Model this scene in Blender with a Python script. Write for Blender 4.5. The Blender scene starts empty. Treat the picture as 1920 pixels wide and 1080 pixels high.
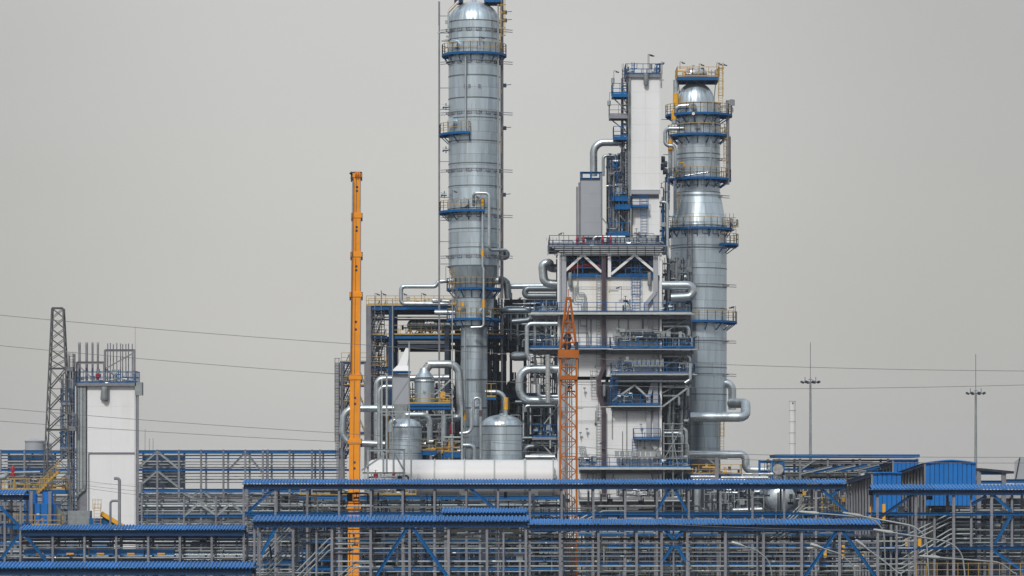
import bpy, math, random
from mathutils import Vector, Matrix
random.seed(7)
SC = bpy.context.scene
COL = SC.collection
# ------------------------------------------------------------------ camera, sky, sun, exposure
FPX = 6400.0          # focal length in photograph pixels
HY = 905.0            # pixel row of the horizon
CZ = 15.0             # camera height above the ground (m)
cam = bpy.data.cameras.new('camera'); co = bpy.data.objects.new('camera', cam); COL.objects.link(co)
co.location = (0, 0, CZ); co.rotation_euler = (math.radians(90), 0, 0)
cam.sensor_width = 36; cam.lens = 36 * FPX / 1920; cam.shift_y = (HY - 540) / 1920
cam.clip_start = 1; cam.clip_end = 20000
SC.camera = co
SUN_EL, SUN_AZ = 42, 15          # azimuth measured from behind the camera towards its left
W = bpy.data.worlds.new('World'); SC.world = W; W.use_nodes = True
nt = W.node_tree; nt.nodes.clear()
def N(t, **k):
    n = nt.nodes.new(t)
    for a, b in k.items(): setattr(n, a, b)
    return n
sky = N('ShaderNodeTexSky', sky_type='NISHITA', sun_disc=False)
sky.sun_elevation = math.radians(SUN_EL); sky.sun_rotation = math.radians(180 + SUN_AZ)
sky.dust_density = 4; sky.air_density = 1.2
tc = N('ShaderNodeTexCoord'); sep = N('ShaderNodeSeparateXYZ'); nt.links.new(tc.outputs['Generated'], sep.inputs[0])
ramp = N('ShaderNodeMapRange'); ramp.inputs[1].default_value = 0.0; ramp.inputs[2].default_value = 1.0
ramp.inputs[3].default_value = 5.3; ramp.inputs[4].default_value = 7.6      # overcast sky: the zenith is brighter
nt.links.new(sep.outputs[2], ramp.inputs[0])
noi = N('ShaderNodeTexNoise'); noi.inputs['Scale'].default_value = 2.6; noi.inputs['Detail'].default_value = 3
mp = N('ShaderNodeMapping'); mp.inputs['Scale'].default_value = (1, 1, 2.4); mp.inputs['Location'].default_value = (0.28, 0, 0.15)
nt.links.new(tc.outputs['Generated'], mp.inputs[0]); nt.links.new(mp.outputs[0], noi.inputs['Vector'])
nr = N('ShaderNodeMapRange'); nr.inputs[1].default_value = 0.3; nr.inputs[2].default_value = 0.7
nr.inputs[3].default_value = 0.935; nr.inputs[4].default_value = 1.065
nt.links.new(noi.outputs[0], nr.inputs[0])
mul = N('ShaderNodeMath', operation='MULTIPLY'); nt.links.new(ramp.outputs[0], mul.inputs[0]); nt.links.new(nr.outputs[0], mul.inputs[1])
thin = N('ShaderNodeMapRange', interpolation_type='SMOOTHERSTEP')       # lens vignetting painted into the sky: bright middle, darker sides
ax = N('ShaderNodeMath', operation='ADD'); ax.inputs[1].default_value = 0.03; nt.links.new(sep.outputs[0], ax.inputs[0])
ab = N('ShaderNodeMath', operation='ABSOLUTE'); nt.links.new(ax.outputs[0], ab.inputs[0]); nt.links.new(ab.outputs[0], thin.inputs[0])
thin.inputs[1].default_value = 0.0; thin.inputs[2].default_value = 0.20; thin.inputs[3].default_value = 1.14; thin.inputs[4].default_value = 0.89
mu2 = N('ShaderNodeMath', operation='MULTIPLY'); nt.links.new(mul.outputs[0], mu2.inputs[0]); nt.links.new(thin.outputs[0], mu2.inputs[1]); mul = mu2
hue = N('ShaderNodeMix', data_type='RGBA'); nt.links.new(sep.outputs[2], hue.inputs[0])
hue.inputs[6].default_value = (1.0, 0.975, 0.918, 1); hue.inputs[7].default_value = (0.86, 0.97, 1.12, 1)
tint = N('ShaderNodeVectorMath', operation='SCALE'); nt.links.new(hue.outputs[2], tint.inputs[0])
nt.links.new(mul.outputs[0], tint.inputs['Scale'])
mix = N('ShaderNodeMix', data_type='RGBA'); mix.inputs[0].default_value = 0.93
nt.links.new(sky.outputs[0], mix.inputs[6]); nt.links.new(tint.outputs[0], mix.inputs[7])
bg = N('ShaderNodeBackground'); bg.inputs[1].default_value = 0.1
nt.links.new(mix.outputs[2], bg.inputs[0])
wo = N('ShaderNodeOutputWorld'); nt.links.new(bg.outputs[0], wo.inputs[0])
sl = bpy.data.lights.new('sun', 'SUN'); so = bpy.data.objects.new('sun', sl); COL.objects.link(so)
sl.energy = 2.3; sl.angle = math.radians(8); sl.color = (1, 0.965, 0.9)
sd = Vector((-math.sin(math.radians(SUN_AZ)) * math.cos(math.radians(SUN_EL)), -math.cos(math.radians(SUN_AZ)) * math.cos(math.radians(SUN_EL)), math.sin(math.radians(SUN_EL))))
so.rotation_euler = sd.to_track_quat('Z', 'Y').to_euler(); so.location = (-50, -50, 120)
SC.view_settings.view_transform = 'Standard'; SC.view_settings.look = 'None'
SC.view_settings.exposure = 0.0; SC.view_settings.gamma = 1.0; SC.view_settings.use_curve_mapping = False
SC.render.engine = 'CYCLES'
SC.cycles.use_denoising = True; SC.cycles.max_bounces = 5; SC.cycles.diffuse_bounces = 3; SC.cycles.glossy_bounces = 3

# ------------------------------------------------------------------ materials
def mat(name, col, rough=0.6, metal=0.0, var=0.12, scale=1.2, dirt=None, dirt_amt=0.0, rnd=0.0, streak=False, bump=0.0, spec=0.4):
    m = bpy.data.materials.new(name); m.use_nodes = True; t = m.node_tree; b = t.nodes['Principled BSDF']
    def A(ty, **k):
        n = t.nodes.new(ty)
        for a, v in k.items(): setattr(n, a, v)
        return n
    g = A('ShaderNodeNewGeometry'); mpp = A('ShaderNodeMapping')
    mpp.inputs['Scale'].default_value = (scale * (3 if streak else 1), scale * (3 if streak else 1), scale * (0.25 if streak else 1))
    t.links.new(g.outputs['Position'], mpp.inputs[0])
    n1 = A('ShaderNodeTexNoise'); n1.inputs['Scale'].default_value = 1; n1.inputs['Detail'].default_value = 5; n1.inputs['Roughness'].default_value = 0.62
    t.links.new(mpp.outputs[0], n1.inputs['Vector'])
    r = A('ShaderNodeMapRange'); r.inputs[1].default_value = 0.25; r.inputs[2].default_value = 0.75; r.inputs[3].default_value = 1 - var; r.inputs[4].default_value = 1 + var
    t.links.new(n1.outputs[0], r.inputs[0]); last = r.outputs[0]
    if rnd:
        oi = A('ShaderNodeObjectInfo'); r2 = A('ShaderNodeMapRange'); r2.inputs[3].default_value = 1 - rnd; r2.inputs[4].default_value = 1 + rnd
        t.links.new(oi.outputs['Random'], r2.inputs[0]); mm = A('ShaderNodeMath', operation='MULTIPLY')
        t.links.new(last, mm.inputs[0]); t.links.new(r2.outputs[0], mm.inputs[1]); last = mm.outputs[0]
    sc = A('ShaderNodeVectorMath', operation='SCALE'); sc.inputs[0].default_value = col[:3]; t.links.new(last, sc.inputs['Scale'])
    out = sc.outputs[0]
    if dirt:
        n2 = A('ShaderNodeTexNoise'); n2.inputs['Scale'].default_value = scale * 0.7; n2.inputs['Detail'].default_value = 8; n2.inputs['Roughness'].default_value = 0.7
        mp2 = A('ShaderNodeMapping'); mp2.inputs['Scale'].default_value = (1.9, 1.9, 0.28)
        t.links.new(g.outputs['Position'], mp2.inputs[0]); t.links.new(mp2.outputs[0], n2.inputs['Vector'])
        r3 = A('ShaderNodeMapRange'); r3.inputs[1].default_value = 0.52; r3.inputs[2].default_value = 0.72; r3.inputs[3].default_value = 0; r3.inputs[4].default_value = dirt_amt
        t.links.new(n2.outputs[0], r3.inputs[0]); mx = A('ShaderNodeMix', data_type='RGBA')
        t.links.new(r3.outputs[0], mx.inputs[0]); t.links.new(out, mx.inputs[6]); mx.inputs[7].default_value = (*dirt, 1); out = mx.outputs[2]
    t.links.new(out, b.inputs['Base Color'])
    b.inputs['Roughness'].default_value = rough; b.inputs['Metallic'].default_value = metal; b.inputs['Specular IOR Level'].default_value = spec
    if metal > 0.3:
        r4 = A('ShaderNodeMapRange'); r4.inputs[1].default_value = 0.3; r4.inputs[2].default_value = 0.7; r4.inputs[3].default_value = rough - 0.1; r4.inputs[4].default_value = rough + 0.12
        t.links.new(n1.outputs[0], r4.inputs[0]); t.links.new(r4.outputs[0], b.inputs['Roughness'])
    if bump:
        bp = A('ShaderNodeBump'); bp.inputs['Strength'].default_value = bump; bp.inputs['Distance'].default_value = 0.05
        t.links.new(n1.outputs[0], bp.inputs['Height']); t.links.new(bp.outputs[0], b.inputs['Normal'])
    return m
M = dict(
 pylon=mat('weathered_pylon_steel', (.115,.118,.125), .6, .1, .2, 1),
 band_m=mat('dark_seam_band', (.13,.15,.17), .5, .5),
 wire=mat('weathered_wire', (.16,.16,.16), .6),
 clad=mat('aluminium_cladding', (.52,.61,.68), .36, .68, .18, .5, (.26,.31,.35), .5, rnd=.09, streak=True, bump=.12),
 clad_dk=mat('weathered_cladding', (.42,.50,.56), .38, .68, .14, .6, (.14,.16,.18), .5, rnd=.10, streak=True, bump=.12),
 seam=mat('seam_backing', (.10,.12,.13), .6, .4),
 pipe=mat('pipe_cladding', (.52,.58,.62), .33, .8, .14, .9, (.22,.23,.24), .45, rnd=.08, bump=.15),
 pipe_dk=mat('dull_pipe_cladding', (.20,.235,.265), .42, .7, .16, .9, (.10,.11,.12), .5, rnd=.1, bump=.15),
 chrome=mat('bright_cladding', (.62,.63,.63), .26, .9, .1, 2, bump=.3),
 galv=mat('galvanised_steel', (.29,.32,.335), .55, .3, .24, 1.6, (.16,.16,.16), .5, rnd=.15),
 galv_lt=mat('pale_galvanised_steel', (.38,.405,.405), .6, .12, .15, 1.5, rnd=.15),
 steel=mat('grey_painted_steel', (.205,.212,.24), .6, 0, .2, 1.1, (.10,.085,.08), .5, rnd=.12),
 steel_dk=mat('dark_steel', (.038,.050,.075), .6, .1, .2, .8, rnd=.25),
 blue=mat('blue_paint', (.004,.10,.29), .6, 0, .13, .8, (.02,.06,.14), .35, rnd=.10),
 blue_lt=mat('blue_sheet_paint', (.026,.165,.44), .5, 0, .16, .5, (.08,.16,.29), .5, rnd=.13),
 blue_wall=mat('bright_blue_sheet', (.012,.15,.48), .5, 0, .08, .5, rnd=.03),
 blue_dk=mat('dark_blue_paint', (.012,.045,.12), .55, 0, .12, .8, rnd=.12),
 yellow=mat('yellow_rail_paint', (.45,.28,.05), .5, 0, .15, 1.2, (.3,.2,.08), .3),
 amber=mat('yellow_band_paint', (.72,.36,.02), .45, 0, .08, 1.2),
 crane=mat('crane_yellow_paint', (.80,.29,.018), .45, 0, .14, .5, (.40,.15,.03), .6),
 orange=mat('mast_orange_paint', (.40,.115,.015), .6, 0, .22, .6, (.22,.07,.02), .45),
 white=mat('white_cladding', (.75,.76,.78), .55, 0, .03, .25, (.56,.54,.49), .34),
 white_st=mat('stained_white_cladding', (.76,.755,.74), .55, 0, .03, .22, (.60,.47,.26), .9),
 tank=mat('white_tank_paint', (.66,.66,.67), .42, 0, .04, .4, (.45,.45,.45), .3),
 grey_box=mat('grey_duct_paint', (.34,.36,.40), .55, 0, .05, .5, (.28,.28,.29), .3),
 red=mat('red_paint', (.32,.02,.03), .5, 0, .15, 2),
 plum=mat('plum_painted_pipe', (.085,.06,.075), .5, 0, .15, 1, rnd=.2),
 rubber=mat('black_cable', (.03,.03,.03), .6),
 concrete=mat('concrete', (.17,.165,.155), .85, 0, .2, .6),
 ground=mat('gravel_ground', (.10,.098,.09), .95, 0, .35, .08, (.06,.075,.04), .6),
 glass_lamp=mat('lamp_glass', (.75,.76,.76), .25, 0, .05, 3),
)

for k_ in ('blue', 'blue_lt', 'blue_wall', 'blue_dk', 'steel', 'steel_dk', 'orange', 'crane', 'pylon'): M[k_].node_tree.nodes['Principled BSDF'].inputs['Specular IOR Level'].default_value = .18
# ------------------------------------------------------------------ helpers: pixel to world, unit shapes, mesh builder
def X(px, Y): return (px - 960) * Y / FPX
def Z(py, Y): return CZ - (py - HY) * Y / FPX
def P(px, py, Y, dy=0): return Vector((X(px, Y), Y + dy, Z(py, Y)))
def S(n, Y): return n * Y / FPX
WL = {}                                   # world location of every parent
def thing(name, label, cat, loc, group=None):
    o = bpy.data.objects.new(name, None); COL.objects.link(o); o.empty_display_size = 1
    o.location = loc; o['label'] = label; o['category'] = cat
    if group: o['group'] = group
    WL[o.name] = Vector(loc); return o
def wl(o): return WL[o.name] if o else Vector((0, 0, 0))
def put(name, me, parent, mw):
    o = bpy.data.objects.new(name, me); COL.objects.link(o); w = wl(parent)
    o.parent = parent
    o.matrix_basis = Matrix.Translation(-w) @ mw
    WL[o.name] = mw.to_translation()
    return o
UM = {}
def ring_pts(n): return [(0.5 * math.cos(2 * math.pi * i / n), 0.5 * math.sin(2 * math.pi * i / n)) for i in range(n)]
def unit(kind, m):
    k = (kind, m)
    if k in UM: return UM[k]
    if kind == 'box': pr = [(-.5, -.5), (.5, -.5), (.5, .5), (-.5, .5)]
    elif kind == 'H':
        f, w = .12, .07
        pr = [(-.5,-.5),(.5,-.5),(.5,-.5+f),(w,-.5+f),(w,.5-f),(.5,.5-f),(.5,.5),(-.5,.5),(-.5,.5-f),(-w,.5-f),(-w,-.5+f),(-.5,-.5+f)]
    else: pr = ring_pts(int(kind[1:]))
    n = len(pr)
    vs = [(x, y, 0) for x, y in pr] + [(x, y, 1) for x, y in pr]
    fs = [(i, (i + 1) % n, n + (i + 1) % n, n + i) for i in range(n)] + [tuple(range(n - 1, -1, -1)), tuple(range(n, 2 * n))]
    me = bpy.data.meshes.new(kind); me.from_pydata(vs, [], fs)
    me.materials.append(M[m])
    if kind[0] == 'c':
        for p in me.polygons[:n]: p.use_smooth = True
        me.set_sharp_from_angle(angle=math.radians(50))
    UM[k] = me; return me
def basis(p, q):
    d = q - p; L = d.length; z = d / L
    if abs(z.z) > 0.985: x = Vector((1, 0, 0)); x = (x - z * x.dot(z)).normalized(); y = z.cross(x)
    else:
        y = Vector((0, 0, 1)); y = (y - z * y.dot(z)).normalized(); x = y.cross(z)
    return x, y, z, L
def bar(name, parent, kind, p, q, w, d, m):
    p, q = Vector(p), Vector(q); x, y, z, L = basis(p, q)
    mw = Matrix(((x.x * w, y.x * d, z.x * L, p.x), (x.y * w, y.y * d, z.y * L, p.y), (x.z * w, y.z * d, z.z * L, p.z), (0, 0, 0, 1)))
    return put(name, unit(kind, m), parent, mw)
class MB:
    def __init__(s): s.v = []; s.f = []; s.sm = []
    def add(s, vs, fs, smooth=False):
        b = len(s.v); s.v += [tuple(v) for v in vs]; s.f += [tuple(i + b for i in f) for f in fs]; s.sm += [smooth] * len(fs)
    def box(s, x0, x1, y0, y1, z0, z1):
        s.add([(x0,y0,z0),(x1,y0,z0),(x1,y1,z0),(x0,y1,z0),(x0,y0,z1),(x1,y0,z1),(x1,y1,z1),(x0,y1,z1)],
              [(3,2,1,0),(4,5,6,7),(0,1,5,4),(1,2,6,5),(2,3,7,6),(3,0,4,7)])
    def beam(s, p, q, w, d=None, n=4):
        p, q = Vector(p), Vector(q)
        if (q - p).length < 1e-4: return
        x, y, z, L = basis(p, q); d = d or w
        pr = [(-.5,-.5),(.5,-.5),(.5,.5),(-.5,.5)] if n == 4 else ring_pts(n)
        vs = [p + x * (a * w) + y * (b * d) for a, b in pr] + [q + x * (a * w) + y * (b * d) for a, b in pr]
        k = len(pr)
        s.add(vs, [(i, (i + 1) % k, k + (i + 1) % k, k + i) for i in range(k)] + [tuple(range(k - 1, -1, -1)), tuple(range(k, 2 * k))], False)
    def sweep(s, pts, radii, n=12, caps=True):
        # pts: centre line; radii: one per point
        k = len(pts); prev = None; vs = []
        for i, p in enumerate(pts):
            t = (pts[min(i + 1, k - 1)] - pts[max(i - 1, 0)])
            t = t.normalized() if t.length > 1e-9 else Vector((0, 0, 1))
            if prev is None:
                a = Vector((0, 0, 1)) if abs(t.z) < .9 else Vector((0, 1, 0))
                u = (a - t * a.dot(t)).normalized()
            else: u = (prev - t * prev.dot(t)).normalized()
            prev = u; w = t.cross(u)
            for j in range(n):
                a = 2 * math.pi * j / n
                vs.append(p + (u * math.cos(a) + w * math.sin(a)) * radii[i])
        fs = [(i * n + j, i * n + (j + 1) % n, (i + 1) * n + (j + 1) % n, (i + 1) * n + j) for i in range(k - 1) for j in range(n)]
        s.add(vs, fs, True)
        if caps: 
            b = len(s.v) - k * n
            s.f += [tuple(b + j for j in range(n - 1, -1, -1)), tuple(b + (k - 1) * n + j for j in range(n))]; s.sm += [False, False]
    def tube(s, pts, r, bend=None, n=12, rib=0, seg=7, caps=True):
        pts = [Vector(p) for p in pts]; path = [pts[0]]; bend = bend if bend is not None else r * 2.4
        for i in range(1, len(pts) - 1):
            a, b, c = pts[i - 1], pts[i], pts[i + 1]
            u, v = (a - b), (c - b); lu, lv = u.length, v.length
            if lu < 1e-6 or lv < 1e-6: continue
            u /= lu; v /= lv; ang = u.angle(v)
            if ang > 3.05: path.append(b); continue
            d = min(bend / math.tan(ang / 2), lu * .49, lv * .49); R = d * math.tan(ang / 2)
            cc = b + (u + v).normalized() * (R / math.sin(ang / 2))
            s0, s1 = (b + u * d) - cc, (b + v * d) - cc
            tot = s0.angle(s1)
            for k in range(seg + 1):
                f = k / seg; path.append(cc + (s0 * math.sin((1 - f) * tot) + s1 * math.sin(f * tot)) / math.sin(tot))
        path.append(pts[-1])
        if rib:
            fine = [path[0]]; rr = [r]; acc = 0
            for a, b in zip(path, path[1:]):
                L = (b - a).length
                if L < 1e-5: continue
                pos = max(.06, rib - acc)
                while pos < L:
                    c = a.lerp(b, pos / L); g = min(.03, r * .12)
                    dirn = (b - a) / L
                    for off, q in ((-g, 1.0), (-g * .9, 1.035), (g * .9, 1.035), (g, 1.0)):
                        fine.append(c + dirn * off); rr.append(r * q)
                    pos += rib
                acc = L - (pos - rib); fine.append(b); rr.append(r)
            s.sweep(fine, rr, n, caps)
        else: s.sweep(path, [r] * len(path), n, caps)
    def lathe(s, c, prof, n=24, a0=0, a1=2 * math.pi):
        c = Vector(c); full = abs(a1 - a0 - 2 * math.pi) < 1e-6; k = n if full else n + 1
        vs = [(c.x + r * math.cos(a0 + (a1 - a0) * j / n), c.y + r * math.sin(a0 + (a1 - a0) * j / n), c.z + z) for r, z in prof for j in range(k)]
        fs = [(i * k + j, i * k + (j + 1) % k, (i + 1) * k + (j + 1) % k, (i + 1) * k + j) for i in range(len(prof) - 1) for j in range(n)]
        s.add(vs, fs, True)
    def rail(s, pts, h=1.1, step=1.3, t=.06, rails=(1.0, .5), toe=True):
        pts = [Vector(p) for p in pts]
        for a, b in zip(pts, pts[1:]):
            for k in rails: s.beam(a + Vector((0, 0, h * k)), b + Vector((0, 0, h * k)), t)
            if toe: s.beam(a + Vector((0, 0, .1)), b + Vector((0, 0, .1)), .02, .15)
            L = (b - a).length; n = max(1, round(L / step))
            for i in range(n + 1): 
                p = a.lerp(b, i / n); s.beam(p, p + Vector((0, 0, h)), t)
    def ladder(s, p, z1, w=.5, cage=True, out=(0, -1), t=.05):
        p = Vector(p); o = Vector((out[0], out[1], 0)).normalized(); sx = Vector((-o.y, o.x, 0))
        for k in (-.5, .5): s.beam(p + sx * (k * w), Vector((p.x, p.y, z1)) + sx * (k * w), t)
        z = p.z + .15
        while z < z1: 
            c = Vector((p.x, p.y, z)); s.beam(c - sx * (w / 2), c + sx * (w / 2), t * .8); z += .33
        if cage:
            z = p.z + 2.0
            while z < z1 + .6:
                c = Vector((p.x, p.y, z)); q = [c + sx * (w / 2), c + sx * (w * .62) + o * .4, c + sx * .15 + o * .72, c - sx * .15 + o * .72, c - sx * (w * .62) + o * .4, c - sx * (w / 2)]
                for a, b in zip(q, q[1:]): s.beam(a, b, t)
                z += .9
            for off in (sx * (w * .62) + o * .4, sx * .15 + o * .72, -sx * .15 + o * .72, -sx * (w * .62) + o * .4):
                s.beam(Vector((p.x, p.y, p.z + 2)) + off, Vector((p.x, p.y, z1 + .5)) + off, t * .8)
    def stair(s, p, q, w=.8, t=.06):
        p, q = Vector(p), Vector(q); d = q - p; hz = Vector((d.x, d.y, 0))
        side = Vector((-hz.y, hz.x, 0)).normalized() * (w / 2)
        for k in (-1, 1):
            s.beam(p + side * k, q + side * k, t, .22); up = Vector((0, 0, 1.0))
            s.beam(p + side * k + up, q + side * k + up, t)
            for i in range(5): c = p.lerp(q, i / 4) + side * k; s.beam(c, c + up, t)
        n = max(2, int(abs(d.z) / .22))
        for i in range(n + 1): c = p.lerp(q, i / n); s.beam(c - side, c + side, .22, .04)
    def build(s, name, m, parent=None, loc=None, sharp=40):
        w = Vector(loc) if loc is not None else (wl(parent) if parent else (Vector(s.v[0]) if s.v else Vector()))
        me = bpy.data.meshes.new(name); me.from_pydata([(a - w.x, b - w.y, c - w.z) for a, b, c in s.v], [], s.f)
        me.polygons.foreach_set('use_smooth', s.sm)
        me.materials.append(M[m])
        if any(s.sm): me.set_sharp_from_angle(angle=math.radians(sharp))
        return put(name, me, parent, Matrix.Translation(w))
def stuff(o): o['kind'] = 'stuff'; return o
def tag(o, label, cat, group=None):
    o['label'] = label; o['category'] = cat
    if group: o['group'] = group
    return o
def struct(o): o['kind'] = 'structure'; return o

# ---- sheet-clad cylinders, cones and domes
SH = {}
def sheet_mesh(r0, r1, h, cols, m, seg=5, th=.03):
    k = (round(r0, 2), round(r1, 2), round(h, 2), cols, m)
    if k in SH: return SH[k]
    g = .012; arc = 2 * math.pi / cols; vs = []; fs = []
    for lay in (0, -th):
        for z, r in ((g, r0), (h - g, r1)):
            for j in range(seg + 1):
                a = -arc / 2 + g / r0 + (arc - 2 * g / r0) * j / seg; vs.append(((r + lay) * math.cos(a), (r + lay) * math.sin(a), z))
    n = seg + 1
    for j in range(seg): fs.append((j, j + 1, n + j + 1, n + j))
    smn = len(fs)
    for j in range(seg): fs += [(2 * n + j, 2 * n + j + 1, j + 1, j), (n + j, n + j + 1, 3 * n + j + 1, 3 * n + j)]
    fs += [(2 * n, 0, n, 3 * n), (seg, 2 * n + seg, 3 * n + seg, n + seg)]
    me = bpy.data.meshes.new('sheet'); me.from_pydata(vs, [], fs); me.materials.append(M[m])
    # outward normals that follow the true curve
    for i, p in enumerate(me.polygons): p.use_smooth = i < smn
    me.set_sharp_from_angle(angle=math.radians(35))
    SH[k] = me; return me
def clad(parent, c, segs, cols, m='clad', name='cladding_sheet', row=1.25):
    """segs: list of (z0, r0, z1, r1), z relative to c."""
    c = Vector(c)
    for z0, r0, z1, r1 in segs:
        rows = max(1, round((z1 - z0) / row)); h = (z1 - z0) / rows
        for i in range(rows):
            ra = r0 + (r1 - r0) * i / rows; rb = r0 + (r1 - r0) * (i + 1) / rows
            me = sheet_mesh(ra, rb, h, cols, m)
            off = random.choice((0, .5)) + random.uniform(-.1, .1)
            for j in range(cols):
                a = 2 * math.pi * (j + off) / cols; s = 1 + random.uniform(-.0015, .0015)
                put(name, me, parent, Matrix.Translation(c + Vector((0, 0, z0 + i * h))) @ Matrix.Rotation(a, 4, 'Z') @ Matrix.Diagonal((s, s, 1, 1)))
    prof = []
    for z0, r0, z1, r1 in segs: prof += [(max(r0 - .022, .01), z0), (max(r1 - .022, .01), z1)]
    mb = MB(); mb.lathe(c, prof, 40); return mb.build('shell', 'seam', parent)
def dome(parent, c, r, h, gores=24, m='clad', name='dome_gore'):
    c = Vector(c); g = .012; vs = []; fs = []; K = 8; arc = 2 * math.pi / gores
    for i in range(K + 1):
        t = (math.pi / 2) * i / K * .97; rr = r * math.cos(t); z = h * math.sin(t); bul = 1.006
        for j, (a, q) in enumerate(((-arc / 2, 1), (-arc / 4, bul), (0, 1.008), (arc / 4, bul), (arc / 2, 1))):
            vs.append((rr * q * math.cos(a * .985), rr * q * math.sin(a * .985), z))
    for i in range(K):
        for j in range(4): b = i * 5 + j; fs.append((b, b + 1, b + 6, b + 5))
    me = bpy.data.meshes.new(name); me.from_pydata(vs, [], fs); me.materials.append(M[m])
    for p in me.polygons: p.use_smooth = True
    for k in range(gores): put(name, me, parent, Matrix.Translation(c) @ Matrix.Rotation(arc * k, 4, 'Z'))
    mb = MB(); mb.lathe(c, [(r * .985 * math.cos(t * math.pi / 20), h * .985 * math.sin(t * math.pi / 20)) for t in range(11)], 32)
    mb.build('dome_shell', 'seam', parent)
    mb = MB(); mb.lathe(c + Vector((0, 0, h * .985)), [(.3, 0), (.3, .15), (.01, .15)], 12); mb.build('dome_cap', 'clad', parent)
def band(parent, c, r, z, t=.05, h=.10, m='band_m', name='seam_band', n=40):
    mb = MB(); mb.lathe(Vector(c) + Vector((0, 0, z)), [(r - .02, -h / 2), (r + t, -h / 2), (r + t, h / 2), (r - .02, h / 2)], n)
    return mb.build(name, m, parent)
def ring_platform(parent, c, z, ri, ro, a0=0, a1=360, rail_m='yellow', deck_m='blue', depth=.26, h=1.15, brk=True):
    """degrees; 270 faces the camera."""
    c = Vector(c) + Vector((0, 0, z)); full = a1 - a0 >= 360
    A0, A1 = math.radians(a0), math.radians(a1); n = max(4, int((a1 - a0) / 12))
    mb = MB(); k = [(ri, 0), (ro, 0), (ro, -depth), (ro - .08, -depth), (ro - .08, -.06), (ri, -.06), (ri, 0)]
    k = k[::-1]
    mb.lathe(c, k, n, A0, A1 if not full else A0 + 2 * math.pi)
    if not full:
        for a in (A0, A1):
            u = Vector((math.cos(a), math.sin(a), 0)); mb.beam(c + u * ri + Vector((0, 0, -.16)), c + u * ro + Vector((0, 0, -.16)), .08, depth)
    plat = mb.build('platform', deck_m, parent, sharp=30)
    if brk:
        b = MB(); m_ = max(3, int((a1 - a0) / 24))
        for i in range(m_ + (0 if full else 1)):
            a = A0 + (A1 - A0) * i / m_; u = Vector((math.cos(a), math.sin(a), 0))
            b.beam(c + u * (ri - .0) + Vector((0, 0, -.22)), c + u * (ro - .05) + Vector((0, 0, -.22)), .12, .28)
            b.beam(c + u * (ri) + Vector((0, 0, -1.1)), c + u * (ro - .25) + Vector((0, 0, -.35)), .1)
        b.build('bracket', deck_m, plat)
    r = MB(); pts = [c + Vector((math.cos(A0 + (A1 - A0) * i / n) * (ro - .05), math.sin(A0 + (A1 - A0) * i / n) * (ro - .05), 0)) for i in range(n + 1)]
    if not full:
        pts = [c + Vector((math.cos(A0), math.sin(A0), 0)) * (ri + .1)] + pts + [c + Vector((math.cos(A1), math.sin(A1), 0)) * (ri + .1)]
        pts[0].z = c.z; pts[-1].z = c.z
    r.rail(pts, h, 1.0, .06, toe=False); r.build('railing', rail_m, plat)
    return plat
def deck(parent, x0, x1, y0, y1, z, m='blue', rail_m='yellow', depth=.35, h=1.15, sides='flr', step=1.3, legs=None, grate=True):
    mb = MB(); mb.box(x0, x1, y0, y0 + .12, z - depth, z); mb.box(x0, x1, y1 - .12, y1, z - depth, z)
    mb.box(x0, x0 + .12, y0 + .12, y1 - .12, z - depth, z); mb.box(x1 - .12, x1, y0 + .12, y1 - .12, z - depth, z)
    n = max(1, int((x1 - x0) / 1.6))
    for i in range(1, n): xx = x0 + (x1 - x0) * i / n; mb.box(xx - .05, xx + .05, y0 + .12, y1 - .12, z - depth * .8, z - .05)
    d = mb.build('deck_frame', m, parent)
    g = MB(); g.box(x0 + .12, x1 - .12, y0 + .12, y1 - .12, z - .045, z - .005); g.build('grating', 'steel_dk', d)
    if rail_m:
        r = MB()
        if 'f' in sides: r.rail([(x0, y0, z), (x1, y0, z)], h, step)
        if 'b' in sides: r.rail([(x0, y1, z), (x1, y1, z)], h, step)
        if 'l' in sides: r.rail([(x0, y0, z), (x0, y1, z)], h, step)
        if 'r' in sides: r.rail([(x1, y0, z), (x1, y1, z)], h, step)
        r.build('railing', rail_m, d)
    return d
def clutter(parent, x0, x1, y0, y1, z0, z1, dens=1.0, seed=0, mats=('galv', 'pipe', 'steel_dk'), name='small_piping'):
    """Small piping, valves and cable trays too fine to tell apart one by one."""
    R = random.Random(seed); vol = (x1 - x0) * (z1 - z0); n = int(vol * dens * .78) + 2
    for mi, m in enumerate(mats):
        mb = MB()
        for i in range(n):
            x, y, z = R.uniform(x0, x1), R.uniform(y0, y1), R.uniform(z0, z1); r = R.choice((.04, .05, .07, .1))
            t = R.random()
            if t < .34:
                L = R.uniform(.8, 3.5); xe = min(x + L, x1); mb.tube([(x, y, z), (xe, y, z), (xe, y, max(z0, z - R.uniform(.3, 1.5)))], r, n=6, seg=3)
            elif t < .62:
                zt = min(z1, z0 + R.uniform(.6, 1.0) * (z1 - z0)); mb.beam((x, y, z0), (x, y, zt), r * 1.6, n=6)
                if R.random() < .5: mb.beam((x - .14, y, (z0 + zt) / 2), (x + .14, y, (z0 + zt) / 2), .16, n=6)
            elif t < .8:     # valve: body, bonnet and hand wheel
                mb.beam((x - .22, y, z), (x + .22, y, z), r * 3.2, n=8); mb.beam((x, y, z), (x, y, z + .5), .07); mb.lathe((x, y, z + .5), [(.05, 0), (.2, 0), (.2, .04), (.05, .04)], 8)
                for k in (-.22, .22): mb.beam((x + k - .025, y, z), (x + k + .025, y, z), r * 4.4, n=8)
            elif t < .9: w = R.uniform(.2, .6); mb.box(x, x + w, y, y + .3, z, z + R.uniform(.3, .7))
            else:
                mb.tube([(x, y, z0), (x, y, z), (x + .8, y, z), (x + .8, y, z1)], r, n=6, seg=3)
        stuff(mb.build(name, m, parent))
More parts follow.
